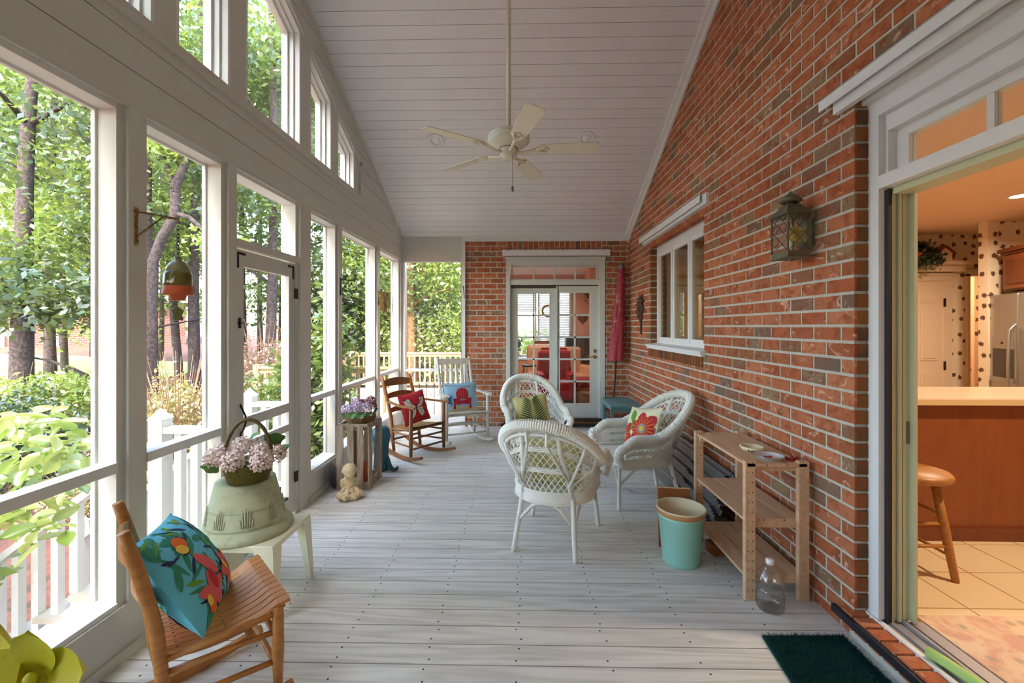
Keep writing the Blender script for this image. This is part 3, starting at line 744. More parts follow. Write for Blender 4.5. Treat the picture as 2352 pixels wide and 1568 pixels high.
for y in (1.70, 1.33, .95): MB().box(.075, .105, y-.014, y+.014, 2.285, 2.43).obj('muntin', 'white_frame', kd)
for a, b in ((1.714, 2.045), (1.344, 1.686), (.964, 1.316), (DY0, .936)): MB().box(.088, .091, a, b, 2.285, 2.43).obj('pane', 'pane', kd)
MB().box(.028, .045, 2.105, 2.128, .13, 2.195).obj('weather_strip', 'black_rubber', kd)
j = MB(); j.box(.045, .16, 2.128, DY1, .13, 2.2); j.box(.05, .07, 2.118, 2.128, .13, 2.195); j.box(.085, .10, 2.115, 2.128, .13, 2.195); j.box(.145, .16, 2.10, 2.128, .13, 2.195); j.box(.108, .122, 2.12, 2.128, .13, 2.195); jm = j.obj('jamb', 'jamb_aged', kd)
MB().box(.124, .140, 2.122, 2.128, .98, 1.085).obj('strike_plate', 'strike_grey', kd)
MB().box(.046, .15, DY0, 2.10, 2.17, 2.1995).obj('head_jamb', 'jamb_aged', kd)
s = MB(); s.box(-.01, .012, DY0, DY1+.005, .10, .132).box(.012, .20, DY0, DY1, .09, .117); s.obj('sill', 'white_frame', kd)
MB().box(.04, .055, DY0, 2.12, .122, .134).box(.10, .112, DY0, 2.12, .122, .14).box(.14, .20, DY0, 2.12, .12, .128).obj('track', 'door_sill', kd)
MB().box(.012, .15, DY0, 2.12, .118, .1235).obj('sill_pan', 'door_sill', kd)

# ================================================================== PORCH FURNITURE
# ---- pillows: a puffed square with printed shapes lying on its surface
def pillow(name, label, at, w, h, th, R, mat, prints=(), piping=None, both=False):
    t = thing(name, label, 'pillow', at); t.rotation_euler = R.to_euler()
    def S(u, v, side=1, e=0.):
        a, b = 2*u-1, 2*v-1
        k = (max(0, 1-a*a)**.55)*(max(0, 1-b*b)**.55); pin = 1-.06*(1-abs(a)**2)*abs(b)**2
        return ((a*w/2)*(1-.05*(1-b*b)*abs(a)), side*(th/2*k+e), (b*h/2)*(1-.06*(1-a*a)*abs(b)))
    m = MB(); m.grid(lambda u, v: S(u, v, 1), 18, 18); m.grid(lambda u, v: S(1-u, v, -1), 18, 18)
    m.obj('cover', mat, t, smooth=True)
    for sd in ((1, -1) if both else (1,)):
      for i, (nm, pmat, shapes) in enumerate(prints):
        q = MB()
        for (cu, cv, poly, lev) in shapes:         # star-shaped polygon about (cu, cv)
            n = len(poly); vs = [S(cu, cv, sd, .0015+.0006*lev)]; R_ = 4
            def cl(x): return min(.985, max(.015, x))
            for r in range(1, R_+1):
                for (pu, pv) in poly: vs.append(S(cl(cu+(pu-cu)*r/R_), cl(cv+(pv-cv)*r/R_), sd, .0015+.0006*lev))
            fs = [(0, 1+k, 1+(k+1) % n) for k in range(n)]
            for r in range(R_-1):
                for k in range(n): fs.append((1+r*n+k, 1+(r+1)*n+k, 1+(r+1)*n+(k+1) % n, 1+r*n+(k+1) % n))
            q.add(vs, fs)
        q.obj(nm, pmat, t, smooth=True)['kind'] = 'stuff'
    if piping:
        pts = [S(u, 0) for u in np.linspace(0, 1, 10)]+[S(1, v) for v in np.linspace(0, 1, 10)[1:]]+[S(u, 1) for u in np.linspace(1, 0, 10)[1:]]+[S(0, v) for v in np.linspace(1, 0, 10)[1:-1]]
        MB().tube(pts, .005, 6, closed=True).obj('piping', piping, t)
    return t
def oval(cu, cv, a, b, ang, lev=0, n=14, pointy=0.):
    P = []
    for k in range(n):
        q = 2*math.pi*k/n; x, y = a*math.cos(q), b*math.sin(q)*(1-pointy*abs(math.cos(q))); P.append((cu+x*math.cos(ang)-y*math.sin(ang), cv+x*math.sin(ang)+y*math.cos(ang)))
    return (cu, cv, P, lev)
def flower(cu, cv, r, n, lev=0, fat=.42, rot=0.):
    return [oval(cu+.55*r*math.cos(rot+2*math.pi*k/n), cv+.55*r*math.sin(rot+2*math.pi*k/n), .55*r, fat*r, rot+2*math.pi*k/n, lev+k*.15, 12, .25) for k in range(n)]
def poly(pts, lev=0):
    cu = sum(p[0] for p in pts)/len(pts); cv = sum(p[1] for p in pts)/len(pts); return (cu, cv, pts, lev)
def face(d, lean):
    """pillow frame whose printed side (+y local) points along d (x,y) and leans back"""
    a = math.atan2(-d[0], d[1]); return Rz(a) @ Rx(-lean)

# ---- wicker arm chair
def S_w(u, v):
    """woven shell: u -1..1 from one arm front round the back to the other, v 0..1 seat to rim"""
    s = 1 if u >= 0 else -1; a = abs(u)
    if a < .55:
        q = a/.55*math.pi/2; x = .275*math.sin(q); y = -.03-.235*math.cos(q)
    else: x = .275; y = lerp(-.03, .27, (a-.55)/.45)
    e = min(1, a/.64); e = (.5-.5*math.cos(math.pi*e))**1.15
    top = lerp(.915, .60, e)
    if a > .86: top = lerp(.60, .535, ((a-.86)/.14)**1.5)
    fl = lerp(.125, .06, e)*v**1.6; L = math.hypot(x, y+.03)
    if a < .55 and L > 1e-6: x += fl*x/L; y += fl*(y+.03)/L*1.15-.05*v*math.cos(a/.55*math.pi/2)
    else: x += fl
    return Vector((s*x, y, lerp(.40, top, v)))
def wicker_chair():
    t = thing('wicker_armchair', '', 'chair', group='white wicker armchairs')
    # rolled rim, ribbed like wrapped cane
    N = 210; pts = []; rr = []
    path = [S_w(lerp(-1, 1, i/160), 1.0) for i in range(161)]
    f0 = [Vector((-.305, .30, .40)), Vector((-.325, .325, .47)), Vector((-.345, .318, .52))]; f1 = [Vector((-p.x, p.y, p.z)) for p in f0[::-1]]
    ctrl = f0+path+f1; dense = []
    for i in range(len(ctrl)-1):
        n = 6 if i < 3 or i > len(ctrl)-5 else 2
        for k in range(n): dense.append(ctrl[i].lerp(ctrl[i+1], k/n))
    dense.append(ctrl[-1])
    rr = [(.041 if i % 2 else .034) for i in range(len(dense))]
    MB().tube(dense, rr, 10).obj('rim', 'wicker', t)
    MB().tube([S_w(u, .93)*1.0+Vector((0, 0, -.028)) for u in np.linspace(-.97, .97, 80)], .011, 6).obj('inner_hoop', 'wicker', t, smooth=True)
    lat = MB()
    for dirn in (1, -1):
        for k in range(-22, 58):
            pl = []
            for i in range(15):
                v = i/14; u = -1.0+k*.052+dirn*v*.42
                if dirn < 0: u += .05
                if -.97 <= u <= .97: pl.append(S_w(u, v*.97+.02))
            if len(pl) > 2: lat.tube(pl, .0036, 4, cap=False)
    lat.obj('lattice', 'wicker', t)
    for v in (.36, .66):
        b = MB()
        for dz in (-.012, 0, .012): b.tube([S_w(u, v)+Vector((0, 0, dz)) for u in np.linspace(-.96, .96, 70)], .0065, 5)
        b.obj('band', 'wicker', t)
    sk = MB(); ring = [S_w(u, 0) for u in np.linspace(-1, 1, 41)]
    out = [Vector((p.x*1.02, p.y*1.02, 0)) for p in ring]
    sk.add([Vector((p.x, p.y, .345)) for p in out]+[Vector((p.x, p.y, .425)) for p in out], [(i, i+1, 42+i, 41+i) for i in range(40)])
    sk.tube([Vector((p.x, p.y, .345)) for p in out], .010, 6); sk.tube([Vector((p.x, p.y, .42)) for p in out], .009, 6); sk.obj('skirt', 'wicker', t, smooth=True)
    se = MB(); ids = [Vector((p.x*.985, p.y*.985, .40)) for p in ring]+[Vector((.2, .315, .405)), Vector((.08, .335, .405)), Vector((-.08, .335, .405)), Vector((-.2, .315, .405))]
    c = [Vector((0, .03, .412))]; n = len(ids)
    se.add(ids+c, [(i, (i+1) % n, n) for i in range(n)]); lo = [p+Vector((0, 0, -.045)) for p in ids]; se.add(ids+lo, [(i, (i+1) % n, n+(i+1) % n, n+i) for i in range(n)]); se.add(lo, [tuple(range(n))])
    se.obj('seat', 'wicker', t)
    ap = MB()                                       # front apron of upright strands
    for i in range(26):
        x = lerp(-.24, .24, i/25); ap.tube([(x, .325-.2*x*x, .36), (x*.98, .315-.2*x*x, .36-.10*(abs(x)/.24)**2-.012)], .004, 4, cap=False)
    ap.obj('apron', 'wicker', t)
    legs = [((-.225, .275), (-.265, .295)), ((.225, .275), (.265, .295)), ((-.175, -.20), (-.215, -.29)), ((.175, -.20), (.215, -.29))]
    for (a, b), (c_, d) in legs: MB().tube([(a, b, .40), (lerp(a, c_, .5), lerp(b, d, .5), .2), (c_, d, .012), (c_, d, 0)], [.019, .018, .017, .015], 8).obj('leg', 'wicker', t, smooth=True)
    for s in (-1, 1):                               # back poles fan out behind the shell
        MB().tube([(s*.175, -.20, .36), (s*.155, -.262, .55), (s*.13, -.35, .72), (s*.125, -.40, .86)], .0165, 8).obj('back_pole', 'wicker', t, smooth=True)
        for u0, top in ((.06, .96), (.30, .95), (.44, .95)):
            q = S_w(s*u0, top); MB().tube([(s*.163, -.255, .50 if u0 < .2 else .47), Vector((q.x*.9, q.y-.012, q.z-.10)), Vector((q.x, q.y-.02, q.z-.02))], .0105, 6).obj('back_brace', 'wicker', t, smooth=True)
        q = S_w(s*.6, .93); MB().tube([(s*.19, -.2, .42), Vector((q.x+s*.01, q.y-.02, q.z-.06))], .010, 6).obj('back_brace', 'wicker', t, smooth=True)
    def arch(a, b, h):
        a, b = Vector(a), Vector(b); m = (a+b)/2; m.z = h
        return MB().tube([a, a.lerp(m, .5)+Vector((0, 0, .045)), a.lerp(m, .8)+Vector((0, 0, .03)), m, b.lerp(m, .8)+Vector((0, 0, .03)), b.lerp(m, .5)+Vector((0, 0, .045)), b], .0115, 6)
    L = [(-.245, .285, .2), (.245, .285, .2), (.195, -.245, .2), (-.195, -.245, .2)]
    for i in range(4): arch(L[i], L[(i+1) % 4], .335).obj('leg_brace', 'wicker', t, smooth=True)
    return t
w1 = wicker_chair(); w1.location = Vector((.25, 3.19, 0))*U; w1.rotation_euler = (0, 0, math.atan2(-.33, .94))
w1['label'] = 'white wicker armchair nearest the camera, its back turned to us'
w2 = dup(w1, (.15, 5.02, 0), math.atan2(-.20, -.98), 'white wicker armchair facing us in front of the french doors')
w3 = dup(w1, (1.07, 3.98, 0), math.atan2(.985, -.17), 'white wicker armchair by the brick wall holding the flowered pillow')
def palm(name, label, at, R):
    fr = []; g = random.Random(3)
    for side in (-1, 1):
        for k in range(13):
            t_ = k/12; cu, cv = .5+.02*side, .10+.72*t_; ln = .50-.18*t_; ang = math.pi/2-side*(.55+.55*(1-t_))
            ex, ey = cu+math.cos(ang)*ln, cv+math.sin(ang)*ln*.75
            fr.append(oval((cu+ex)/2, (cv+ey)/2, ln*.5, .022, math.atan2(ey-cv, ex-cu), k*.1, 10, .5))
    for k in range(8):
        a = -.35+.1*k; fr.append(oval(.22+.07*k, .16+.02*k, .16, .016, 2.2-.12*k, 2, 8, .5)); fr.append(oval(.80-.07*k, .14, .15, .016, .9+.1*k, 2, 8, .5))
    return pillow(name, label, at, .40, .38, .14, R, 'cloth_palm', [('printed_fronds', 'cloth_deepgreen', fr)])
palm('throw_pillow', 'green palm-frond pillow in the wicker chair facing us', (.13, 4.93, .575), face((.20, -.98), -.30) @ Ry(.12))
palm('throw_pillow', 'green palm-frond pillow seen through the back of the nearest wicker chair', (.245, 3.09, .575), face((.33, .94), -.28))
fl = [('printed_petals', 'cloth_red', flower(.28, .52, .34, 6, 0, .40, .2)+flower(.84, .34, .30, 5, 0, .4, .9)), ('printed_petal_veins', 'cloth_orange', [oval(.28+.18*math.cos(a), .52+.18*math.sin(a), .13, .018, a, 4) for a in np.arange(.2, 6.4, .35)]+[oval(.84+.13*math.cos(a), .34+.13*math.sin(a), .11, .016, a, 4) for a in np.arange(.2, 6.4, .42)]),
      ('printed_leaf', 'cloth_green', [oval(.66, .78, .17, .10, 1.0, 0, 12, .4), oval(.52, .12, .16, .08, -.4, 0, 12, .4), oval(.6, .56, .10, .07, 1.7, 0, 12, .4)]),
      ('printed_centre', 'cloth_grey', [oval(.28, .52, .105, .10, 0, 6), oval(.84, .34, .07, .07, 0, 6)]), ('printed_eye', 'cloth_yellow', [oval(.28, .52, .055, .055, 0, 8), oval(.84, .34, .035, .035, 0, 8)]), ('printed_sky', 'cloth_sky', [oval(.30, .06, .14, .05, 0, 0)])]
pillow('throw_pillow', 'cream pillow with big red flowers on the wicker chair by the brick wall', (1.09, 3.95, .60), .46, .44, .16, face((-.96, -.28), -.33) @ Ry(.16), 'cloth_cream', fl)

# ---- rocking chairs
def rocker(label, at, rz, mat, H, sw, sd, sh, style, arms=True, seatmat=None, back_w=None, lean=.17, seat_slope=.03):
    t = thing('rocking_chair', label, 'chair', at, rz); bwid = back_w or sw*.82
    zb, zf = sh-seat_slope, sh; r = .021
    def rock_z(y): return .012+.42*(y+.02)**2
    yb, yf = -sd*.5, sd*.5
    for s in (-1, 1):
        xb, xf = s*bwid/2, s*sw/2
        pts = [(xb, yb+.035, rock_z(yb)+.035), (xb, yb+.01, zb*.6), (xb, yb-.004, zb)]
        for k in range(1, 7): q = k/6; pts.append((xb*(1+.03*q), yb-lean*q**1.25, zb+(H-zb)*q))
        MB().tube(pts, [r*.85, r, r*1.08]+[r*1.08]*4+[r*1.02, r*.9], 10).obj('back_post', mat, t, smooth=True)
        top = (sh+.22) if arms else sh-.012
        MB().tube([(xf, yf-.03, rock_z(yf)+.035), (xf, yf-.03, sh*.55), (xf, yf-.03, top)], [r*.8, r*1.12, r], 10).obj('front_leg', mat, t, smooth=True)
        ys = np.linspace(-sd*.5-.27, sd*.5+(.16 if arms else .03), 16)
        MB().sweep([(lerp(xb, xf, min(1, max(0, (y-yb)/sd))), y, rock_z(y)+.014) for y in ys], .026, [.03+.012*math.sin(math.pi*i/15) for i in range(16)]).obj('rocker', mat, t)
        for z in (.18, .30): MB().tube([(lerp(xb, xb, 0), yb+.02, z-.01), (xf, yf-.03, z)], .0115, 8).obj('side_rung', mat, t, smooth=True)
        MB().tube([(xb, yb, zb-.035), (xf, yf-.03, zf-.035)], .014, 8).obj('seat_rail', mat, t, smooth=True)
        if arms:
            za = sh+.225; xo = s*(sw/2+.012)
            MB().sweep([(xb, yb-lean*.30, za+.01), (xo, 0, za), (xo, yf-.02, za+.006), (xo, yf+.05, za)], [.05, .06, .085, .05] if style == 'white' else [.032, .035, .045, .03], .02).obj('arm', mat, t)
    for z in (.15, .27): MB().tube([(-sw/2, yf-.03, z), (sw/2, yf-.03, z)], .0125, 8).obj('front_rung', mat, t, smooth=True)
    MB().tube([(-bwid/2, yb+.02, .2), (bwid/2, yb+.02, .2)], .0125, 8).obj('back_rung', mat, t, smooth=True)
    MB().tube([(-sw/2, yf-.03, zf-.03), (sw/2, yf-.03, zf-.03)], .015, 8).obj('seat_rail', mat, t, smooth=True)
    sm_ = seatmat or mat
    def sz(q): return lerp(zb, zf, q)-.030*math.sin(math.pi*min(1, q*1.05))+(.008 if q > .9 else 0)
    if style == 'weave':
        m = MB(); 
        def G(u, v): return (lerp(-1, 1, u)*lerp(bwid, sw, v)/2*1.03, lerp(yb, yf, v), sz(v)-.012*math.sin(math.pi*u))
        m.grid(G, 12, 12); m.grid(lambda u, v: tuple(np.array(G(1-u, v))-np.array((0, 0, .022))), 12, 12); m.obj('seat', sm_, t, smooth=True)
    else:
        N = 11
        for i in range(N):
            f_ = ((i+.5)/N-.5)*1.05; qs = np.linspace(0, 1.04, 10)
            MB().sweep([(f_*lerp(bwid, sw, q), lerp(yb, yf, q), sz(q)-.007) for q in qs], [lerp(bwid, sw, q)*1.05/N*.9 for q in qs], .014).obj('seat_slat', sm_, t)
        pg = MB()
        for i in range(N):
            for q in (.12, .5, .9): pg.lathe([(.004, 0), (.003, .001)], 6, (((i+.5)/N-.5)*1.05*lerp(bwid, sw, q), lerp(yb, yf, q), sz(q)+.0005))
        pg.obj('screw_heads', 'nail', t)['kind'] = 'stuff'
        for s in (-1, 1): MB().sweep([(s*lerp(bwid, sw, q)/2*.9, lerp(yb, yf, q), sz(q)-.026) for q in np.linspace(0, 1, 9)], .022, .026).obj('seat_bearer', mat, t)
    def bp(z): q = (z-zb)/(H-zb); return yb-lean*q**1.25
    if style == 'white':
        MB().sweep([(-bwid/2*1.03, bp(H-.06), H-.06), (bwid/2*1.03, bp(H-.06), H-.06)], .022, .085).obj('top_rail', mat, t)
        MB().sweep([(-bwid/2, bp(sh+.09), sh+.09), (bwid/2, bp(sh+.09), sh+.09)], .022, .05).obj('lower_rail', mat, t)
        for k in range(6):
            x = lerp(-bwid/2+.05, bwid/2-.05, k/5); MB().sweep([(x, bp(sh+.07), sh+.07), (x, bp(lerp(sh, H, .5))-.02, lerp(sh, H, .5)), (x, bp(H-.09), H-.09)], .034, .012, (0, 1, 0)).obj('back_slat', mat, t)
    else:
        zs = [(H-.085, .10), (H-.235, .075), (H-.40, .07)] if style == 'weave' else [(H-.11, .09), (H-.26, .07)]
        for z, hh in zs:
            pts = []
            for k in range(9):
                q = k/8; x = lerp(-bwid/2, bwid/2, q); pts.append((x, bp(z)-.03*math.sin(math.pi*q), z+.012*math.sin(math.pi*q)))
            MB().sweep(pts, .013, [hh*(.72+.28*math.sin(math.pi*k/8)) for k in range(9)]).obj('back_slat', mat, t)
    return t
def rzf(d): return math.atan2(-d[0], d[1])
# foreground rocker (armless)
rocker('armless oak rocking chair with slatted seat in the left foreground', (-1.275, 1.80, 0), rzf((.70, .71)), 'oak', .835, .46, .40, .41, 'slat', False, 'oak_seat', .345, .10, .035)
g = random.Random(5)
tq = [('printed_leaves', 'cloth_jade', [oval(g.uniform(.05, .95), g.uniform(.04, .96), g.uniform(.08, .17), g.uniform(.02, .05), g.uniform(0, 3.1), k*.03, 10, .5) for k in range(46)]), ('printed_pale_leaves', 'cloth_green', [oval(g.uniform(.05, .95), g.uniform(.04, .96), g.uniform(.06, .12), g.uniform(.015, .03), g.uniform(0, 3.1), 1.5, 10, .5) for k in range(18)]), ('printed_shadow_leaves', 'cloth_navy', [oval(g.uniform(.08, .92), g.uniform(.06, .95), g.uniform(.05, .11), g.uniform(.012, .026), g.uniform(0, 3.1), 2, 10, .5) for k in range(24)]),
      ('printed_petals', 'cloth_coral', flower(.32, .26, .20, 6, 4, .34)+flower(.74, .22, .17, 5, 4, .34, .4)+[oval(.66, .45, .16, .06, 1.1, 4)]), ('printed_petals', 'cloth_yellow', [oval(.25, .40, .07, .03, .6, 7), oval(.40, .30, .08, .03, .9, 7), oval(.30, .12, .07, .04, 0, 7), oval(.76, .70, .06, .05, .8, 7), oval(.84, .18, .06, .03, 1.4, 7)]), ('printed_petals', 'cloth_orange', [oval(.72, .76, .07, .08, .8, 6), oval(.82, .10, .06, .03, .6, 8)]), ('printed_petals', 'cloth_red', [oval(.22, .27, .10, .05, .5, 6), oval(.70, .30, .10, .045, 1.5, 6)])]
pillow('throw_pillow', 'turquoise pillow with tropical flowers on the foreground oak rocking chair', (-1.36, 1.74, .555), .44, .43, .20, face((.90, .44), -.60) @ Ry(-.12), 'cloth_turq', tq, both=True)
# brown ladder-back rocker and white rocker
rocker('brown ladder-back rocking chair with woven seat beside the flower crate', (-1.24, 5.20, 0), rzf((.80, -.60)), 'brown_chair', .93, .50, .44, .40, 'weave', True, 'dried_stalk', .40, .20, .04)
bf = [('printed_wings', 'cloth_white', [poly([(.52, .48), (.30, .78), (.14, .80), (.20, .62), (.34, .50)], 0), poly([(.52, .46), (.30, .46), (.26, .24), (.38, .16), (.48, .30)], 0), poly([(.56, .50), (.72, .80), (.90, .82), (.88, .62), (.76, .50)], 0), poly([(.56, .46), (.80, .46), (.86, .26), (.74, .16), (.62, .28)], 0)]),
      ('printed_wing_veins', 'cloth_black', [oval(.34, .64, .19, .008, 2.25, 3), oval(.30, .70, .19, .008, 2.5, 3), oval(.74, .66, .18, .008, .9, 3), oval(.40, .34, .13, .008, .9, 3), oval(.70, .33, .14, .008, 2.2, 3), oval(.35, .38, .12, .008, .3, 3), oval(.2, .8, .08, .02, .1, 3), oval(.86, .8, .06, .02, 0, 3)]), ('printed_body', 'cloth_black', [oval(.54, .46, .15, .022, 1.5, 5)])]
pillow('throw_pillow', 'red pillow with a pale butterfly on the brown rocking chair', (-1.285, 5.235, .565), .40, .38, .12, face((.80, -.60), -.30) @ Ry(.10), 'cloth_red', bf)
rocker('white painted rocking chair with slatted back in the far corner', (-.78, 5.86, 0), rzf((.42, -.91)), 'white_wood', 1.10, .56, .46, .42, 'white', True, None, .46, .24, .04)
bc = [('printed_chair', 'cloth_red', [poly([(.32, .40), (.66, .40), (.68, .64), (.61, .77), (.49, .81), (.37, .77), (.30, .64)], 2), poly([(.20, .395), (.78, .395), (.78, .455), (.20, .455)], 2.2), poly([(.22, .10), (.29, .10), (.29, .42), (.22, .42)], 2.1), poly([(.69, .10), (.76, .10), (.76, .42), (.69, .42)], 2.1), poly([(.29, .24), (.69, .24), (.69, .40), (.29, .40)], 2.1)]), ('printed_chair_gaps', 'cloth_coral', [oval(x, .61, .13, .006, 1.57, 4) for x in (.39, .46, .53, .60)]), ('printed_sand', 'cloth_sand', [poly([(.02, .02), (.98, .02), (.98, .24), (.5, .2), (.02, .16)], 0)]), ('printed_sea', 'cloth_sea', [poly([(.80, .24), (.98, .24), (.98, .55), (.80, .55)], 0)]), ('printed_pier', 'cloth_grey', [poly([(.2, .80), (.98, .88), (.98, .94), (.2, .86)], 1)])]
pillow('throw_pillow', 'light blue beach pillow with a red deck chair on the white rocking chair', (-.80, 5.80, .60), .46, .40, .13, face((.42, -.91), -.26), 'cloth_sky', bc)

# ---- plastic side table, upturned planter, flower basket
t = thing('side_table', 'cream plastic side table beside the foreground rocking chair', 'table', (-1.53, 2.455, 0))
top = MB(); top.box(-.235, .235, -.205, .205, .365, .39); top.box(-.215, .215, -.19, -.18, .345, .366); top.box(-.215, .215, .18, .19, .345, .366).box(-.22, -.21, -.18, .18, .345, .366).box(.21, .22, -.18, .18, .345, .366)
top.obj('table_top', 'plastic_cream', t, bevel=.006)
for sx in (-1, 1):
    for sy in (-1, 1):
        l = MB(); a = [(sx*.235, sy*.205), (sx*.13, sy*.205), (sx*.235, sy*.12)]; b = [(sx*.25, sy*.215), (sx*.205, sy*.215), (sx*.25, sy*.18)]
        l.add([(p[0], p[1], .37) for p in a]+[(p[0], p[1], 0) for p in b], [(0, 1, 4, 3), (0, 2, 5, 3), (1, 2, 5, 4), (3, 4, 5), (0, 1, 2)]); l.obj('leg', 'plastic_cream', t)
t = thing('planter', 'grey-green stone planter standing upside down on the plastic table', 'planter', (-1.565, 2.45, .39))
pr = [(.24, 0), (.245, .012), (.238, .03), (.215, .046), (.205, .05), (.198, .058), (.196, .062), (.202, .066), (.198, .072), (.185, .15), (.182, .152), (.186, .156), (.180, .16), (.150, .285), (.140, .29), (.10, .29), (.096, .284), (.082, .284), (.078, .29), (.0, .29)]
MB().lathe(pr, 56).obj('body', 'stone_green', t, smooth=True)
rel = MB()
for k in range(9):
    a0 = k*2*math.pi/9-.3
    for j in range(6):
        a = a0+.05*j-.12; hgt = .022+.028*math.sin(j/5*math.pi)
        pts = []
        for i in range(5):
            q = i/4; z = .08+hgt*q*2; rad = lerp(.1975, .186, (z-.07)/.08)+.001; aa = a+(.04*(j-2.5)/2.5)*q; pts.append((rad*math.cos(aa), rad*math.sin(aa), z))
        rel.tube(pts, [.0035, .004, .004, .003, .002], 5)
rel.obj('leaf_relief', 'stone_green', t, smooth=True)['kind'] = 'stuff'
def hydrangea(name, c, r, mat, parent, n=46, seed=0):
    g = random.Random(seed); m = MB()
    for i in range(n):
        z = 1-1.7*(i+.5)/n; a = i*2.39996; d = Vector((math.sqrt(max(0, 1-z*z))*math.cos(a), math.sqrt(max(0, 1-z*z))*math.sin(a), z)); p = Vector(c)+d*r*g.uniform(.85, 1.02)
        x = d.orthogonal().normalized(); y = d.cross(x); s = r*.34
        for k in range(4):
            q = k*math.pi/2+g.random(); e = x*math.cos(q)+y*math.sin(q); f = d.cross(e)
            m.add([p, p+e*s*.6+f*s*.42+d*s*.12, p+e*s+d*s*.28, p+e*s*.6-f*s*.42+d*s*.12], [(0, 1, 2, 3)])
    return m.obj(name, mat, parent)
def roundleaf(m, c, r, n, tilt, rz, waves=5):
    R = Rz(rz) @ Rx(tilt); vs = [Vector(c)]
    for k in range(20):
        a = 2*math.pi*k/20; rr = r*(1+.10*math.cos(waves*a)); vs.append(Vector(c)+R @ Vector((rr*math.cos(a), rr*math.sin(a), .12*r*math.cos(2*a)+.10*r)))
    m.add(vs, [(0, 1+k, 1+(k+1) % 20) for k in range(20)])
t = thing('flower_basket', 'moss basket with arched handle full of pale pink silk hydrangeas on the upturned planter', 'basket', (-1.52, 2.40, .682), .35)
MB().lathe([(.085, 0), (.10, .004), (.115, .055), (.125, .10), (.118, .105), (.11, .08), (0, .07)], 26).obj('bowl', 'moss', t, smooth=True)
MB().tube([(.118*math.cos(a), 0, .10+.24*math.sin(a)) for a in np.linspace(0, math.pi, 22)], [.011, .009]*11, 7).obj('handle', 'handle_bark', t, smooth=True)
for i, (x, y, z, r) in enumerate([(-.055, -.085, .135, .056), (.075, -.085, .12, .058), (.06, -.02, .16, .05), (-.15, -.03, .15, .055), (-.04, .03, .185, .055), (.04, .06, .165, .05), (.14, .02, .13, .05), (-.12, .03, .17, .045)]):
    hydrangea('flower_head', (x, y, z), r, 'petal_pink', t, seed=i)
lf = MB()
for c, r, ti, rz in (((-.17, -.05, .10), .045, .5, 1), ((.12, .04, .21), .055, -.9, 0), ((.17, .05, .14), .045, .8, -1), ((.02, .05, .235), .03, -.6, 2), ((-.02, -.02, .13), .05, .1, 0)): roundleaf(lf, c, r, 20, ti, rz)
lf.obj('leaf_group', 'leaf_silk', t)['kind'] = 'stuff'

# ---- yellow silk orchid in a tall vase, bottom left corner
t = thing('silk_orchid', 'yellow-green silk orchid blooms cut by the bottom left corner', 'flower', (-1.10, .95, 0))
MB().lathe([(.09, 0), (.10, .02), (.07, .25), (.055, .48), (.075, .56), (.066, .56), (.05, .48), (0, .3)], 24).obj('vase', 'crock_cream', t, smooth=True)
def petal(m, base, d, L, Wd, up, cup=.25):
    base, d, up = Vector(base), Vector(d).normalized(), Vector(up); sd = d.cross(up).normalized(); up = sd.cross(d).normalized()
    def G(u, v):
        w_ = Wd*1.15*math.sqrt(max(0, math.sin(math.pi*min(1, .10+.90*v)**1.1))); a = (2*u-1)
        return base+d*L*v+sd*w_*a*.5+up*(cup*L*(v*v)*.35+cup*Wd*a*a*.5)
    m.grid(G, 6, 8)
def orchid(c, rz, s=1.):
    m = MB(); R = Rz(rz)
    for ang, L, Wd in ((.2, .15, .09), (1.5, .13, .08), (2.9, .15, .09), (4.1, .12, .07), (5.3, .12, .07)):
        d = R @ Vector((math.cos(ang), -.25, math.sin(ang))); petal(m, c, d, L*s, Wd*s, R @ Vector((0, -1, .2)))
    m.obj('petals', 'petal_yellow', t, smooth=True)
    c = Vector(c); MB().ell(c+R @ Vector((0, -.03, 0)), (.014*s, .012*s, .018*s), 10, 6).obj('lip', 'petal_yellow', t, smooth=True)
orchid((.035, 0, .775), .1, .95); orchid((-.075, .06, .74), -.4, 1.); orchid((.09, -.06, .69), .5, .9)
MB().tube([(0, 0, .40), (.0, 0, .6), (.02, .02, .74)], .007, 6).tube([(0, 0, .42), (-.03, .05, .6), (-.06, .08, .72)], .006, 6).tube([(0, 0, .42), (.04, -.03, .6), (.07, -.05, .67)], .006, 6).obj('stem', 'leaf_dark', t, smooth=True)
m = MB(); petal(m, (0, 0, .55), (.2, -.3, .9), .24, .06, (0, -1, 0), .1); petal(m, (0, 0, .5), (-.6, -.1, .9), .2, .07, (0, -1, 0), .1); m.obj('leaf', 'leaf_dark', t, smooth=True)

# ---- crate with flower basket, and what stands about it
t = thing('wooden_crate', 'weathered slatted wooden crate standing on end beside the brown rocking chair', 'crate', (-1.585, 4.265, 0))
cw, cd, chh = .145, .19, .62
def frame(z0, z1):
    MB().box(-cw, cw, -cd, -cd+.018, z0, z1).box(-cw, cw, cd-.018, cd, z0, z1).box(-cw, -cw+.018, -cd+.018, cd-.018, z0, z1).box(cw-.018, cw, -cd+.018, cd-.018, z0, z1).obj('end_frame', 'crate_wood', t)
frame(0, .07); frame(chh-.03, chh)
for x0_, x1_ in ((-.142, -.085), (-.05, .012), (.046, .104)): MB().box(x0_, x1_, -cd-.012, -cd, 0, chh-.012).obj('slat', 'crate_wood', t)
for x0_, x1_ in ((-.142, -.085), (-.03, .03), (.085, .142)): MB().box(x0_, x1_, cd, cd+.012, 0, chh-.012).obj('slat', 'crate_wood', t)
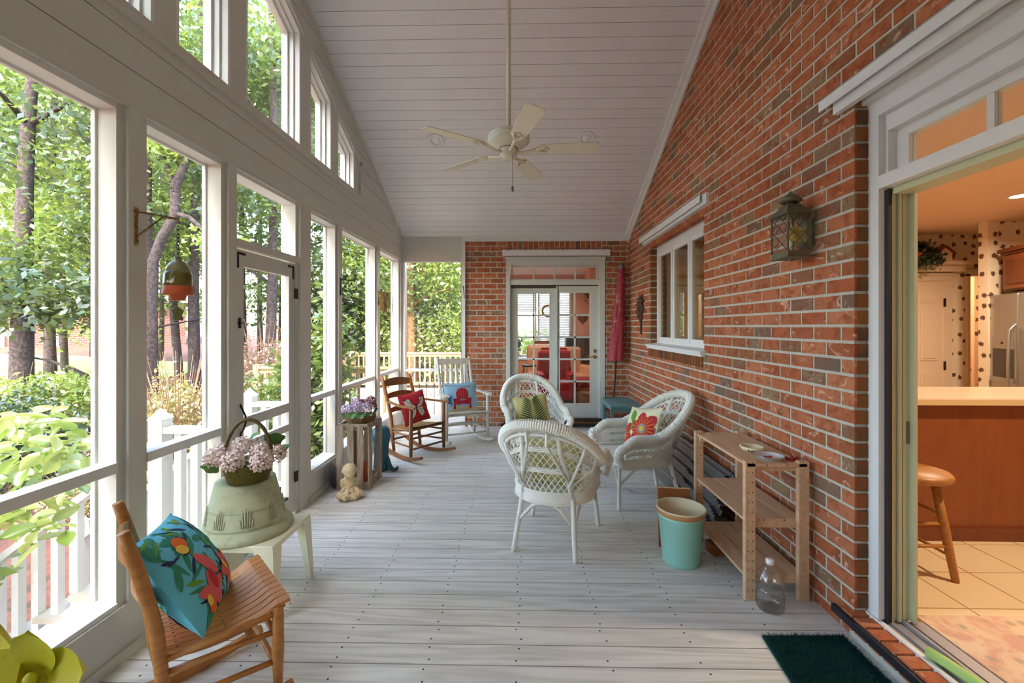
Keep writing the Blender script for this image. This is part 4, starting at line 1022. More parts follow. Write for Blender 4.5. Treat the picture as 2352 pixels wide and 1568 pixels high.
for s in (-1, 1):
    for y0_, y1_ in ((-cd, -.10), (.09, cd)): MB().box(s*cw, s*(cw+.012), y0_, y1_, 0, chh-.02).obj('slat', 'crate_wood', t) if s > 0 else MB().box(-cw-.012, -cw, y0_, y1_, 0, chh-.02).obj('slat', 'crate_wood', t)
MB().box(-cw, cw, -cd, cd, chh-.06, chh-.045).obj('inner_board', 'crate_wood', t)
t = thing('flower_basket', 'round cane basket of lilac and crimson silk hydrangeas on top of the wooden crate', 'basket', (-1.565, 4.24, .574))
bk = MB()
for k in range(9):
    z = .006+k*.012; rad = .105+.030*math.sin(k/8*1.6)
    for ph in (0, 1): bk.tube([((rad+.004*math.sin(9*a+ph*math.pi))*math.cos(a), (rad+.004*math.sin(9*a+ph*math.pi))*math.sin(a), z) for a in np.linspace(0, 2*math.pi, 37)[:-1]], .0052, 5, closed=True)
bk.lathe([(.10, .0), (.13, .07), (.12, .07), (0, .06)], 24); bk.obj('bowl', 'basket_cane', t)
for i, (x, y, z, r, mt) in enumerate([(-.135, -.03, .16, .05, 'petal_lilac'), (-.07, -.07, .17, .05, 'petal_lilac'), (.0, -.075, .185, .055, 'petal_lilac'), (.07, -.06, .18, .055, 'petal_lilac'), (-.06, .03, .215, .05, 'petal_lilac'), (.0, .03, .20, .05, 'petal_crimson'), (.09, .02, .24, .045, 'petal_crimson'), (.115, 0, .19, .04, 'petal_crimson'), (.03, .05, .2, .05, 'petal_lilac')]): hydrangea('flower_head', (x, y, z), r, mt, t, 40, 20+i)
lf = MB()
for c, r, ti, rz in (((-.12, -.08, .115), .04, .5, .5), ((-.04, -.12, .125), .045, .7, 0), ((.04, -.12, .12), .045, .6, .2), ((.10, -.08, .125), .04, .6, -.3), ((.15, -.02, .14), .04, .9, -1), ((-.09, 0, .19), .045, -.3, 1)): roundleaf(lf, c, r, 20, ti, rz)
lf.obj('leaf_group', 'leaf_silk', t)['kind'] = 'stuff'
# teal frog-footed garden stool behind the crate
t = thing('garden_figure', 'teal glazed garden figure with a curled foot half hidden behind the crate', 'figure', (-1.50, 4.66, 0))
MB().lathe([(.07, 0), (.085, .03), (.075, .16), (.08, .28), (.10, .36), (.085, .44), (.05, .47), (0, .475)], 20).obj('body', 'teal_glaze', t, smooth=True)
MB().tube([(.06, -.02, .14), (.10, -.04, .05), (.14, -.05, .018), (.18, -.05, .025), (.195, -.05, .05)], [.03, .028, .022, .02, .012], 8).obj('foot', 'teal_glaze', t, smooth=True)
tag(MB().lathe([(.05, 0), (.066, .02), (.06, .17), (.045, .2), (0, .2)], 18).obj('clay_pot', 'terracotta', at=(-1.56, 4.28, .0), smooth=True), 'small terracotta pot inside the wooden crate', 'pot')
tag(MB().lathe([(0, 0), (.07, 0), (.10, .006), (.125, .018), (.12, .022), (0, .012)], 32).obj('slate_plate', 'plate_slate', at=(-1.80, 4.10, .122), rot=(0, math.radians(76), .12), smooth=True), 'dark slate-coloured plate leaning on the knee wall behind the child statue', 'plate')
# seated child statue: one continuous body
st = MB()
def E_(c, r, R=None): st.ell(c, r, 18, 12, R)
st.lathe([(.095, 0), (.105, .008), (.10, .026), (0, .03)], 20)
E_((0, .02, .10), (.062, .055, .085)); E_((0, .02, .155), (.058, .045, .04)); E_((0, .005, .19), (.026, .026, .035)); E_((.0, -.012, .243), (.058, .064, .064)); E_((0, -.055, .225), (.04, .03, .034))
for s in (-1, 1):
    E_((s*.062, -.045, .046), (.052, .062, .036), Rz(s*.6)); E_((s*.02, -.085, .036), (.055, .028, .026), Rz(-s*.5)); E_((s*.04, -.11, .034), (.018, .02, .026))
    E_((s*.057, .012, .122), (.022, .026, .052), Ry(s*.22)); E_((s*.052, -.035, .085), (.02, .045, .02), Rz(s*.5)); E_((s*.015, -.062, .085), (.022, .02, .016)); E_((s*.058, -.005, .243), (.012, .014, .018))
    for k in range(4): E_((s*(.006+.008*k), -.08, .076-.002*k), (.0055, .012, .006))
E_((0, -.075, .225), (.009, .012, .01)); E_((0, -.064, .203), (.016, .012, .006))
for k in range(22):
    a = k*2.4; z = .25+.05*(k/22); rr = .058*math.sqrt(max(0, 1-((z-.243)/.064)**2)); E_((rr*math.cos(a), -.005+rr*abs(math.sin(a)), z), (.008, .008, .013))
o = st.obj('child_statue', 'statue_stone', at=PF(797, 1148, 0)+Vector((0, .06, 0)), rot=(0, 0, math.radians(24)), smooth=True)
r_ = o.modifiers.new('remesh', 'REMESH'); r_.mode = 'VOXEL'; r_.voxel_size = .0062; r_.use_smooth_shade = True
tag(o, 'small cream stone statue of a seated child with folded legs, in front of the crate', 'statue')

# ---- teal side table in the corner, covered parasol, wall palm
t = thing('side_table', 'teal painted side table in the corner behind the wicker chair', 'table', (1.37, 6.10, 0))
MB().box(-.17, .25, -.26, .42, .455, .48).obj('table_top', 'teal_paint', t)
for x in (-.14, .22):
    for y in (-.22, .38): MB().box(x-.018, x+.018, y-.018, y+.018, 0, .456).obj('leg', 'teal_paint', t)
MB().box(-.14, .22, -.21, .37, .10, .115).obj('shelf', 'teal_paint', t)
MB().box(-.14, .22, -.225, -.21, .40, .456).box(-.145, -.13, -.22, .38, .40, .456).obj('apron', 'teal_paint', t)
t = thing('patio_umbrella', 'closed patio umbrella in a faded red cover leaning in the brick corner', 'umbrella', (1.395, 6.60, 0))
def ux(z): return lerp(-.02, .13, z/2.5)
MB().tube([(ux(z), 0, z) for z in (0.0, .55, 1.1)], .016, 8).obj('pole', 'pole_brown', t, smooth=True)
cv = MB()
def uc(u, v):
    z = lerp(1.03, 2.43, v); rr = lerp(.108, .045, v**1.3)*(1 if v < .97 else .8); a = 2*math.pi*u; f = 1+.10*math.sin(5*a+3*v)*(1-.5*v)+.05*math.sin(9*a-5*v)
    return (ux(z)+rr*f*math.cos(a), rr*f*math.sin(a)*.8, z)
cv.grid(uc, 40, 24); cv.obj('cover', 'red_cover', t, smooth=True)
MB().lathe([(.048, 2.40), (.045, 2.47), (.02, 2.50), (0, 2.505)], 14, (ux(2.45), 0, 0)).obj('cap', 'storm_steel', t, smooth=True)
t = thing('wall_palm', 'dark metal palm tree ornament hung on the brick beside the window', 'ornament', (RW, 6.02, 0))
MB().sweep([(-.012, -.03, 1.45), (-.012, .01, 1.62), (-.012, .0, 1.85)], .012, [.06, .045, .04], (1, 0, 0)).obj('trunk', 'bronze_palm', t) if False else MB().box(-.018, -.004, -.05, .0, 1.44, 1.66).box(-.018, -.004, -.035, .02, 1.64, 1.86).obj('trunk', 'bronze_palm', t)
m = MB()
for a, L in ((2.7, .20), (2.1, .22), (1.5, .18), (.9, .20), (.3, .20), (-.3, .20), (3.4, .20), (-.9, .16), (4.0, .15)):
    pts = [(-.012-.012*q, -.01+math.cos(a)*L*q, 1.87+math.sin(a)*L*q-.09*q*q) for q in np.linspace(0, 1, 6)]; m.sweep(pts, [.05, .055, .05, .04, .025, .008], .008, (1, 0, 0))
m.obj('fronds', 'bronze_palm', t)
MB().sweep([(-.012, -.03, 1.60), (-.02, -.10, 1.72), (-.02, -.12, 1.84)], .03, .01, (1, 0, 0)).sweep([(-.012, .01, 1.62), (-.02, .08, 1.72), (-.02, .12, 1.70)], .03, .01, (1, 0, 0)).obj('branch', 'bronze_palm', t)

# ---- corrugated storm panels stacked against the brick
def storm(i, y0_, y1_, off, lab):
    a, b = Vector((1.40+.006*i, 0, .012+.012*i)), Vector((1.615-.004*i, 0, .40+.010*i)); d = b-a; nrm = Vector((-d.z, 0, d.x)).normalized(); prof = []
    for k in range(5):
        q0 = k/5
        for q, h in ((0, 0), (.10, 0), (.24, .035), (.5, .035), (.64, 0), (.98, 0)): prof.append(a+d*(q0+q*.2)+nrm*h)
    m = MB(); n = len(prof); vs = []
    for y in (y0_, y1_):
        for p in prof: vs.append((p.x, y, p.z))
    th = nrm*.004
    for y in (y0_, y1_):
        for p in prof: vs.append((p.x+th.x, y, p.z+th.z))
    fs = [(k, k+1, n+k+1, n+k) for k in range(n-1)]+[(2*n+k, 2*n+k+1, 3*n+k+1, 3*n+k) for k in range(n-1)]+[(k, k+1, 2*n+k+1, 2*n+k) for k in range(n-1)]+[(n+k, n+k+1, 3*n+k+1, 3*n+k) for k in range(n-1)]
    m.add(vs, fs); tag(m.obj('storm_shutter', 'storm_steel'), lab, 'shutter', 'corrugated storm panels leaning on the brick wall')
for i, (y0_, y1_) in enumerate(((3.24, 5.45), (3.27, 5.4), (3.30, 5.5), (3.34, 5.42), (3.86, 5.55), (3.90, 5.6))):
    storm(i, y0_, y1_, 0, ['lowest corrugated steel storm panel of the stack against the brick', 'second lowest steel storm panel of the leaning stack', 'third steel storm panel from the bottom of the leaning stack', 'longest upper steel storm panel, its zigzag end under the pine shelf', 'shorter steel storm panel just under the topmost one', 'topmost short steel storm panel with zigzag end behind the wicker chair'][i])

# ---- pine shelf and the things on it
t = thing('shelf_unit', 'small three-tier unfinished pine shelf against the brick wall', 'shelf', (0, 0, 0))
sx0, sx1, sy0, sy1 = 1.262, 1.615, 2.47, 3.20
for x in (sx0, sx1-.055):
    for y in (sy0, sy1-.032): MB().box(x, x+.055 if x > 1.4 else x+.055, y, y+.032, 0, .785).obj('post', 'shelf_pine', t)
for z in (.755, .435, .12):
    for y in (sy0+.032, sy1-.064): MB().box(sx0+.02, sx1-.02, y-.0, y+.022, z-.035, z).obj('cross_bar', 'shelf_pine', t)
    for k in range(3):
        x = lerp(sx0+.006, sx1-.006, k/3); MB().box(x+.004, x+(sx1-sx0-.012)/3-.005, sy0 if z > .7 else sy0+.03, sy1 if z > .7 else sy1-.03, z, z+.016).obj('shelf_board', 'shelf_pine', t)
dots = MB()
for y in (sy0, sy1-.032):
    for z in np.arange(.06, .78, .055):
        for x in (sx0+.014, sx0+.040): dots.lathe([(.0035, 0), (.003, .0012)], 6, (x, y-.0002, z), Rx(math.pi/2))
dots.obj('peg_holes', 'ink_dark', t)['kind'] = 'stuff'
zt = .771
t = thing('lettered_dish', 'cream ring dish with dark letters on its rim, on top of the pine shelf', 'dish', (1.43, 2.72, zt))
MB().lathe([(.038, 0), (.056, .006), (.072, .026), (.066, .034), (.052, .030), (.046, .012), (0, .008)], 30).obj('ring', 'dish_cream', t, smooth=True)
lt = MB()
for k in range(7):
    a = -math.pi/2-.75+.25*k; R = Rz(a+math.pi/2) @ Rx(-.9); c = Vector((.0665*math.cos(a), .0665*math.sin(a), .0155)); lt.obox(c, (.0045, .0012, .005), R)
    if k % 2: lt.obox(c+Vector((.004, 0, .003)), (.002, .0013, .002), R)
lt.obj('letters', 'ink_dark', t)
t = thing('glass_dish', 'clear glass dish with a red flower motif on the pine shelf', 'dish', (1.452, 2.575, zt))
MB().lathe([(.055, 0), (.07, .004), (.078, .022), (.074, .022), (.062, .008), (0, .006)], 32).obj('bowl', 'clear_plastic', t, smooth=True)
MB().lathe([(.066, .0015), (.074, .02), (.0765, .0205), (.0765, .0215), (.07, .008), (.06, .004), (0, .004)], 30).obj('rim', 'cap_white', t, smooth=True)
MB().ell((0, 0, .008), (.018, .016, .003), 10, 4).ell((.014, .012, .008), (.012, .01, .003), 8, 4).ell((-.014, .01, .008), (.012, .01, .003), 8, 4).obj('motif', 'red_plastic', t)
m = MB()
for k in range(4):
    a = k*1.6+.3; m.tube([(.012*math.cos(a)+.016*math.cos(a)*math.sin(q)**2*2, .03*math.sin(a)*.5+.016*math.sin(a+q), .006+.006*math.sin(2*q+k)) for q in np.linspace(0, 2*math.pi, 14)[:-1]], .004, 5, closed=True)
m.ell((0, 0, .008), (.022, .012, .008), 10, 6); tag(m.obj('red_hook', 'red_plastic', at=(1.565, 2.545, zt), rot=(0, 0, .5), smooth=True), 'little red plastic clip at the wall end of the pine shelf', 'clip')

# ---- bucket, crock, board, jug
bk = PF(1573, 1310); bx, by = bk.x+.015, bk.y+.115
t = thing('bucket', 'mint green plastic bucket on the deck beside the pine shelf', 'bucket', (bx, by, 0))
MB().lathe([(.108, 0), (.114, .008), (.140, .30), (.148, .305), (.148, .318), (.138, .318), (.132, .30), (.108, .012), (0, .012)], 40).obj('body', 'mint_plastic', t, smooth=True)
t = thing('clay_crock', 'cream glazed crock with bare clay rim nested in the mint bucket', 'pot', (bx, by-.004, .02))
MB().lathe([(.09, .02), (.125, .26), (.130, .285), (.152, .305), (.158, .325), (.157, .337), (.152, .340)], 40, cap=False).obj('outside', 'crock_clay', t, smooth=True)
MB().lathe([(.158, .334), (.156, .342), (.148, .342), (.14, .32), (.118, .14), (.10, .125), (.06, .13), (0, .128)], 40).obj('glaze', 'crock_cream', t, smooth=True)
bd = thing('wood_board', 'square brown-stained board leaning upright behind the mint bucket', 'board', (1.075, 3.06, 0), -.09)
MB().box(-.108, .108, -.008, .008, .002, .402).obj('panel', 'board_brown', bd, rot=(-.09, 0, 0)); MB().box(-.107, .107, -.007, .007, .402, .407).obj('raw_edge', 'ply_edge', bd, rot=(-.09, 0, 0))
tag(MB().box(-.05, .05, -.05, .05, 0, .07).obj('wood_block', 'board_brown', at=(1.335, 3.0, 0), rot=(0, 0, .2)), 'small brown wood block under the pine shelf', 'block')
jp = PF(1778, 1412); t = thing('water_jug', 'clear plastic gallon water jug with white cap beside the pine shelf', 'jug', (jp.x+.01, jp.y+.055, 0))
def jug(k=1., top=None):
    p = [(.052, .002), (.066, .006), (.070, .022), (.068, .034), (.071, .046), (.069, .06), (.072, .072), (.069, .086), (.062, .104), (.066, .118), (.073, .13), (.073, .155), (.066, .185), (.048, .215), (.026, .24), (.018, .246), (.018, .262)]
    return [(r*k, z) for r, z in p if top is None or z <= top]
MB().lathe(jug(), 30).obj('bottle', 'clear_plastic', t, smooth=True)
MB().lathe([(0, .005)]+jug(.975, .125)[1:]+[(0, .122)], 30).obj('water', 'water', t, smooth=True)
MB().lathe([(.0215, .244), (.0215, .268), (.018, .271), (0, .271)], 20).obj('cap', 'cap_white', t, smooth=True)
# ---- green mat with pile
ma, mb_, mc = Vector((1.198, 2.185)), Vector((1.615, 2.20)), Vector((1.105, 1.36))
t = thing('doormat', 'dark green artificial grass doormat before the kitchen door', 'mat')
MB().prism([(1.198, 2.185), (1.600, 2.195), (1.585, 1.33), (1.105, 1.32)], 'z', 0, .008).obj('backing', 'mat_green', t)
g_ = np.random.default_rng(4); N = 26000; uu = g_.random((N, 2)); P0 = np.array([1.198, 2.185]); V1 = np.array([1.600, 2.195]); V2 = np.array([1.105, 1.32]); V3 = np.array([1.585, 1.33])
u_, v_ = uu[:, :1], uu[:, 1:]; C2 = (1-u_)*(1-v_)*P0+u_*(1-v_)*V1+(1-u_)*v_*V2+u_*v_*V3
ang = g_.random(N)*6.283; h_ = .014+.012*g_.random(N); le = g_.normal(size=(N, 2))*.007; b0 = np.stack([np.cos(ang), np.sin(ang)], 1)*.0013
Z = np.zeros((N, 1))
Vv = np.stack([np.hstack([C2-b0, Z+.006]), np.hstack([C2+b0, Z+.006]), np.hstack([C2+le, h_[:, None]+.004])], 1).reshape(-1, 3)*U
me = bpy.data.meshes.new('pile'); me.from_pydata(Vv.tolist(), [], np.arange(3*N).reshape(-1, 3).tolist()); me.materials.append(M['mat_green']); o = bpy.data.objects.new('pile', me); COL.objects.link(o); o.parent = t; o['kind'] = 'stuff'
# ---- foam noodle on the kitchen sill and a scrap of wrap
tag(MB().tube([(1.742, 1.895, .152), (1.758, 1.83, .152), (1.775, 1.74, .152), (1.785, 1.6, .152), (1.79, 1.3, .152), (1.79, .9, .152)], .022, 14).obj('foam_noodle', 'noodle_green', smooth=True), 'pale green foam noodle lying on the kitchen door sill', 'noodle')
m = MB(); rg = random.Random(2)
HH = [[rg.uniform(0, .035)*math.sin(math.pi*i/10)*1.2 for i in range(11)] for j in range(9)]
m.grid(lambda u, v: (-.09+.18*u+.015*math.sin(7*v), -.05+.10*v+.012*math.sin(6*u), .003+HH[int(round(v*8))][int(round(u*10))]), 10, 8)
tag(m.obj('plastic_wrap', 'clear_plastic', at=PF(1438, 1130, 0)), 'crumpled scrap of clear plastic on the deck under the wicker chair', 'wrap')

# ---- ceramic bell on a wall bracket, other brackets, dried bundle
def bracket(label, y, z, out, dirn, mat='rust_hook', drop=.14):
    t = thing('wall_bracket', label, 'bracket', (LW, y, z))
    MB().lathe([(.012, 0), (.016, .004), (.012, .008)], 10, (0, 0, 0), Ry(math.pi/2)).lathe([(.010, 0), (.013, .004), (.010, .008)], 10, (0, 0, -drop), Ry(math.pi/2)).box(0, .005, -.008, .008, -drop-.02, .02).obj('back_plate', mat, t)
    d = Vector(dirn).normalized()*out
    MB().tube([(.006, 0, 0), (d.x, d.y, .008), (d.x*1.03, d.y*1.03, -.008), (d.x*1.0, d.y*1.0, -.018)], .0042, 6).obj('arm', mat, t, smooth=True)
    MB().tube([(.006, 0, -drop+.02), (d.x*.62, d.y*.62, -.0), (d.x*.95, d.y*.95, .004)], .0042, 6).obj('strut', mat, t, smooth=True)
    return t
bracket('rusty triangular bracket carrying the ceramic bell', 2.045, 2.09, .185, (.36, .93))
b0 = Vector((LW, 2.045, 2.09))+Vector((.36, .93, 0)).normalized()*.185
t = thing('ceramic_bell', 'olive glazed ceramic wind bell with terracotta skirt and bird motif, hanging on a chain', 'bell', (b0.x, b0.y, b0.z-.385)); t.scale = (.86, .86, .95)
MB().lathe([(.078, 0), (.079, .004), (.073, .05), (.066, .05), (.062, .004)], 30).obj('skirt', 'terracotta', t, smooth=True)
MB().lathe([(.0735, .048), (.0735, .06), (.071, .105), (.066, .125)], 30).obj('band', 'glaze_olive', t, smooth=True)
MB().lathe([(.066, .125), (.058, .15), (.042, .172), (.022, .186), (.018, .192), (.021, .205), (.013, .206), (0, .2)], 30).obj('dome', 'glaze_pale', t, smooth=True)
bd_ = MB()
def on(a, z, e=.0012): return Vector(((.0735+e)*math.cos(a), (.0735+e)*math.sin(a), z))
for a0, k in ((-1.32, 1), (-1.62, .55)):
    P = [(-.20, .066), (-.10, .058), (.05, .058), (.16, .066), (.20, .10), (.13, .085), (.06, .082), (.0, .076)] if k == 1 else [(-.12, .064), (0, .058), (.12, .064), (.08, .074), (-.05, .074)]
    P = [on(a0+x, z) for x, z in P]; bd_.add(P, [tuple(range(len(P)))])
bd_.obj('bird_motif', 'bird_white', t)
MB().lathe([(.036, -.03), (.045, 0), (.045, .02), (0, .03)], 20).obj('clapper', 'terracotta', t, smooth=True)
ch = MB()
for k in range(8):
    z = .215+k*.021; L = .013; ch.tube([((L*.6*math.cos(q) if k % 2 else 0), (0 if k % 2 else L*.6*math.cos(q)), z+L*math.sin(q)) for q in np.linspace(0, 2*math.pi, 11)[:-1]], .0022, 4, closed=True)
ch.tube([(0, 0, -.03), (0, 0, -.075)], .0015, 4); ch.obj('chain', 'black_iron', t)['kind'] = 'stuff'
MB().prism([(-.026, -.125), (-.03, -.135), (.03, -.14), (.032, -.125), (.02, -.115), (.036, -.085), (.012, -.072), (0, -.066), (-.012, -.072), (-.034, -.085), (-.02, -.115)], 'y', -.003, .003).obj('wind_leaf', 'glaze_olive', t)
bracket('bare black hook bracket on the post behind the flower crate', 4.41, 2.02, .16, (.6, .8), 'black_iron')
bracket('thin bracket carrying the bundle of dried stalks', 5.60, 1.98, .17, (.75, .66), 'rust_hook')
t = thing('dried_bundle', 'bundle of dried straw and stalks hanging on the far post', 'bundle', (LW+.075, 5.55, 1.93))
m = MB(); rg = random.Random(8)
for k in range(120):
    a = rg.uniform(0, 6.28); r0 = rg.uniform(0, .018); r1 = rg.uniform(.01, .05); z1 = rg.uniform(-.20, -.13); m.tube([(r0*math.cos(a), r0*math.sin(a), .02), (r1*math.cos(a)*.8, r1*math.sin(a)*.8, -.08), (r1*math.cos(a), r1*math.sin(a), z1)], .0022, 3, cap=False)
for k in range(90):
    a = rg.uniform(0, 6.28); r1 = rg.uniform(.02, .075); m.tube([(0, 0, .0), (r1*math.cos(a)*.7, r1*math.sin(a)*.7, rg.uniform(.02, .06)), (r1*math.cos(a), r1*math.sin(a), rg.uniform(-.03, .06))], .002, 3, cap=False)
m.obj('stalks', 'dried_stalk', t)['kind'] = 'stuff'
m = MB()
for k in range(26):
    y = rg.uniform(.02, .22); x = rg.uniform(0, .12); m.tube([(x*.3, y*.3, .01), (x, y, rg.uniform(-.02, .03)), (x+rg.uniform(-.02, .03), y+rg.uniform(0, .05), rg.uniform(-.35, -.08))], .0015, 3, cap=False)
m.obj('loose_strands', 'twig', t)['kind'] = 'stuff'
tag(MB().tube([(-.88, BW-.035, 2.14), (-.885, BW-.07, 2.16), (-.875, BW-.08, 2.13), (-.87, BW-.06, 2.04), (-.868, BW-.04, 1.98)], .006, 6).obj('plant_hook', 'black_iron', smooth=True), 'small iron plant hook on the white post beside the brick', 'hook')

# ---- ceiling fan and can lights
fx, fy, fz = -.09, RIDGE, 2.86
t = thing('ceiling_fan', 'cream five-blade ceiling fan on a long rod under the ridge', 'fan', (fx, fy, fz))
MB().tube([(0, 0, .13), (0, 0, zc(RIDGE)-fz)], .016, 10).obj('down_rod', 'cream_metal', t, smooth=True)
MB().lathe([(.07, zc(RIDGE)-fz-.08), (.075, zc(RIDGE)-fz+.02)], 20).obj('canopy', 'cream_metal', t, smooth=True)
MB().lathe([(.0, .165), (.02, .16), (.03, .135), (.075, .13), (.13, .118), (.150, .105), (.156, .098), (.150, .092), (.158, .084), (.158, .07), (.150, .064), (.154, .056), (.130, .036), (.075, .012), (.066, .006)], 44).obj('motor_housing', 'cream_metal', t, smooth=True)
MB().lathe([(.066, .01), (.062, .0), (.060, -.045), (.054, -.062), (.02, -.068), (0, -.068)], 28).obj('switch_cup', 'cream_metal', t, smooth=True)
MB().lathe([(.068, .004), (.070, .010), (.064, .014)], 28).obj('collar', 'strike_grey', t)
bl = MB()
def blade(u, v):
    q = u; x = lerp(.235, .665, q); wd = lerp(.052, .070, q)*(1 if q < .93 else math.sqrt(max(.02, 1-((q-.93)/.07)**2*.55)))
    return (x, (2*v-1)*wd, .004)
bl.grid(blade, 22, 6); bl.grid(lambda u, v: tuple(np.array(blade(u, 1-v))-np.array((0, 0, .006))), 22, 6)
e0 = [blade(i/22, 0) for i in range(23)]+[blade(1, j/6) for j in range(1, 7)]+[blade(1-i/22, 1) for i in range(1, 23)]+[blade(0, 1-j/6) for j in range(1, 6)]
n = len(e0); bl.add(e0+[(p[0], p[1], p[2]-.006) for p in e0], [(i, (i+1) % n, n+(i+1) % n, n+i) for i in range(n)])
bme = bl.mesh('blade', 'cream_metal')
ir = MB(); ir.tube([(.055, 0, -.022), (.10, 0, -.03), (.15, 0, -.018), (.20, 0, -.006), (.25, 0, -.006)], [.012, .012, .012, .014, .009], 8)
for s in (-1, 1): ir.tube([(.20, 0, -.006), (.235, s*.02, -.008), (.265, s*.034, -.006), (.282, s*.026, -.006)], [.012, .011, .012, .009], 8)
ir.ell((.285, 0, -.006), (.02, .018, .008), 8, 6); ime = ir.mesh('blade_iron', 'cream_metal', True)
for k in range(5):
    a = math.radians(-2+72*k); b = inst(bme, 'blade', t, (0, 0, 0), (math.radians(-13), 0, a)); inst(ime, 'blade_iron', b)
MB().tube([(.03, -.05, -.05), (.03, -.055, -.28)], .0016, 5).lathe([(.004, -.33), (.009, -.325), (.009, -.295), (.003, -.285)], 10, (.03, -.055, 0)).obj('pull_chain', 'strike_grey', t)
def can(px, py, lab):
    d = ray(px, py); k = (2.93+SL*BW-EYE)/(d[2]+SL*d[1]); p = Vector((d[0]*k, d[1]*k, EYE+d[2]*k)); n_ = Vector((0, -math.sin(ROOFA), -math.cos(ROOFA)))
    t = thing('can_light', lab, 'light', p); t.rotation_euler = (math.pi-(-ROOFA)+0, 0, 0)
    t.rotation_euler = n_.to_track_quat('Z', 'Y').to_euler()
    MB().lathe([(.098, -.002), (.096, .006), (.088, .010), (.072, .010), (.060, .002), (.054, -.03), (.05, -.035)], 32).obj('trim_ring', 'white_frame', t, smooth=True)
    MB().lathe([(.052, -.02), (.048, .002), (.03, .014), (0, .018)], 28).obj('bulb', 'cap_white', t, smooth=True)
can(1002, 322, 'recessed can light partly behind the left fan blade'); can(1347, 317, 'recessed can light right of the fan')

# ---- lantern on the brick wall
lx, ly = 1.545, 2.525
t = thing('wall_lantern', 'green-bronze glass carriage lantern mounted on the brick wall', 'lantern', (lx, ly, 1.935))
a_, b_ = .062, .078
base = MB(); base.prism([(-a_, -b_), (a_, -b_), (a_, b_), (-a_, b_)], 'z', .0, .03).prism([(-a_-.006, -b_-.006), (a_+.006, -b_-.006), (a_+.006, b_+.006), (-a_-.006, b_+.006)], 'z', -.006, .0); base.lathe([(.0, -.022), (.012, -.018), (.014, -.006)], 10); base.obj('base', 'copper_patina', t)
zt_ = .235
for sx in (-1, 1):
    for sy in (-1, 1): MB().box(sx*a_-.004, sx*a_+.004, sy*b_-.004, sy*b_+.004, .03, zt_).obj('corner_bar', 'copper_patina', t)
for x0_, x1_, y0_, y1_ in ((-a_, a_, -b_-.001, -b_+.001), (-a_, a_, b_-.001, b_+.001), (-a_-.001, -a_+.001, -b_, b_), (a_-.001, a_+.001, -b_, b_)): MB().box(x0_, x1_, y0_, y1_, .03, zt_).obj('pane', 'pane', t)
wr = MB()
for y in (-b_-.003, b_+.003):
    for s in (-1, 1):
        wr.tube([(s*a_, y, .03), (-s*a_, y, .16)], .0013, 4).tube([(s*a_, y, .10), (-s*a_, y, zt_)], .0013, 4).tube([(s*a_, y, .16), (0, y, zt_)], .0013, 4).tube([(s*a_, y, .10), (0, y, .03)], .0013, 4)
for x in (-a_-.003,):
    for s in (-1, 1): wr.tube([(x, s*b_, .03), (x, -s*b_, .16)], .0013, 4).tube([(x, s*b_, .10), (x, -s*b_, zt_)], .0013, 4).tube([(x, s*b_, .16), (x, 0, zt_)], .0013, 4)
wr.obj('wire_guard', 'black_iron', t)
rf = MB(); r0, r1 = .014, .035
rf.add([(-a_-r0, -b_-r0, zt_), (a_+r0, -b_-r0, zt_), (a_+r0, b_+r0, zt_), (-a_-r0, b_+r0, zt_), (-r1, -r1, .30), (r1, -r1, .30), (r1, r1, .30), (-r1, r1, .30)], [(0, 1, 5, 4), (1, 2, 6, 5), (2, 3, 7, 6), (3, 0, 4, 7), (4, 5, 6, 7), (0, 3, 2, 1)])
rf.obj('roof', 'copper_patina', t); MB().lathe([(.038, .298), (.036, .318)], 16).obj('vent_collar', 'black_iron', t)
MB().lathe([(.05, .315), (.062, .322), (.04, .345), (.022, .36), (.008, .366), (.010, .374), (0, .382)], 22).obj('cap', 'copper_patina', t, smooth=True)
MB().lathe([(.016, .03), (.016, .09), (.004, .093), (.003, .10)], 12, (-.015, -.02, 0)).obj('candle', 'candle', t, smooth=True)
MB().lathe([(.052, 0), (.05, .006), (.04, .002), (.012, .008), (.008, .016), (0, .016)], 18, (.035, .01, .13), Rz(-.5) @ Rx(math.pi/2)).obj('reflector', 'brass', t)
MB().box(a_, RW-lx, -.04, .04, .06, .22).obj('back_plate', 'copper_patina', t)

# ---- iron garden trellis outside the end screen
t = thing('iron_trellis', 'small black wrought iron trellis standing outside the end screen', 'trellis', (-1.50, BW+.2, 0))
m = MB()
for x in (-.24, -.12, 0, .12, .24): m.tube([(x, 0, 0), (x, 0, .72 if abs(x) < .2 else .55)], .005, 5)
for z in (.12, .45, .60):
    m.tube([(-.24, 0, z), (.24, 0, z)], .004, 5)
for x in (-.18, -.06, .06, .18):
    m.tube([(x-.055*math.cos(q), 0, .60+.055*math.sin(q)) for q in np.linspace(0, math.pi, 9)], .004, 5); m.tube([(x-.045*math.cos(q)*(1-q/9), 0, .47+.04*math.sin(q)*(1-q/9)) for q in np.linspace(0, 6, 14)], .004, 5)
m.tube([(.26*math.cos(q), 0, .66+.24*math.sin(q)) for q in np.linspace(0, math.pi, 18)], .006, 5); m.obj('bars', 'black_iron', t)

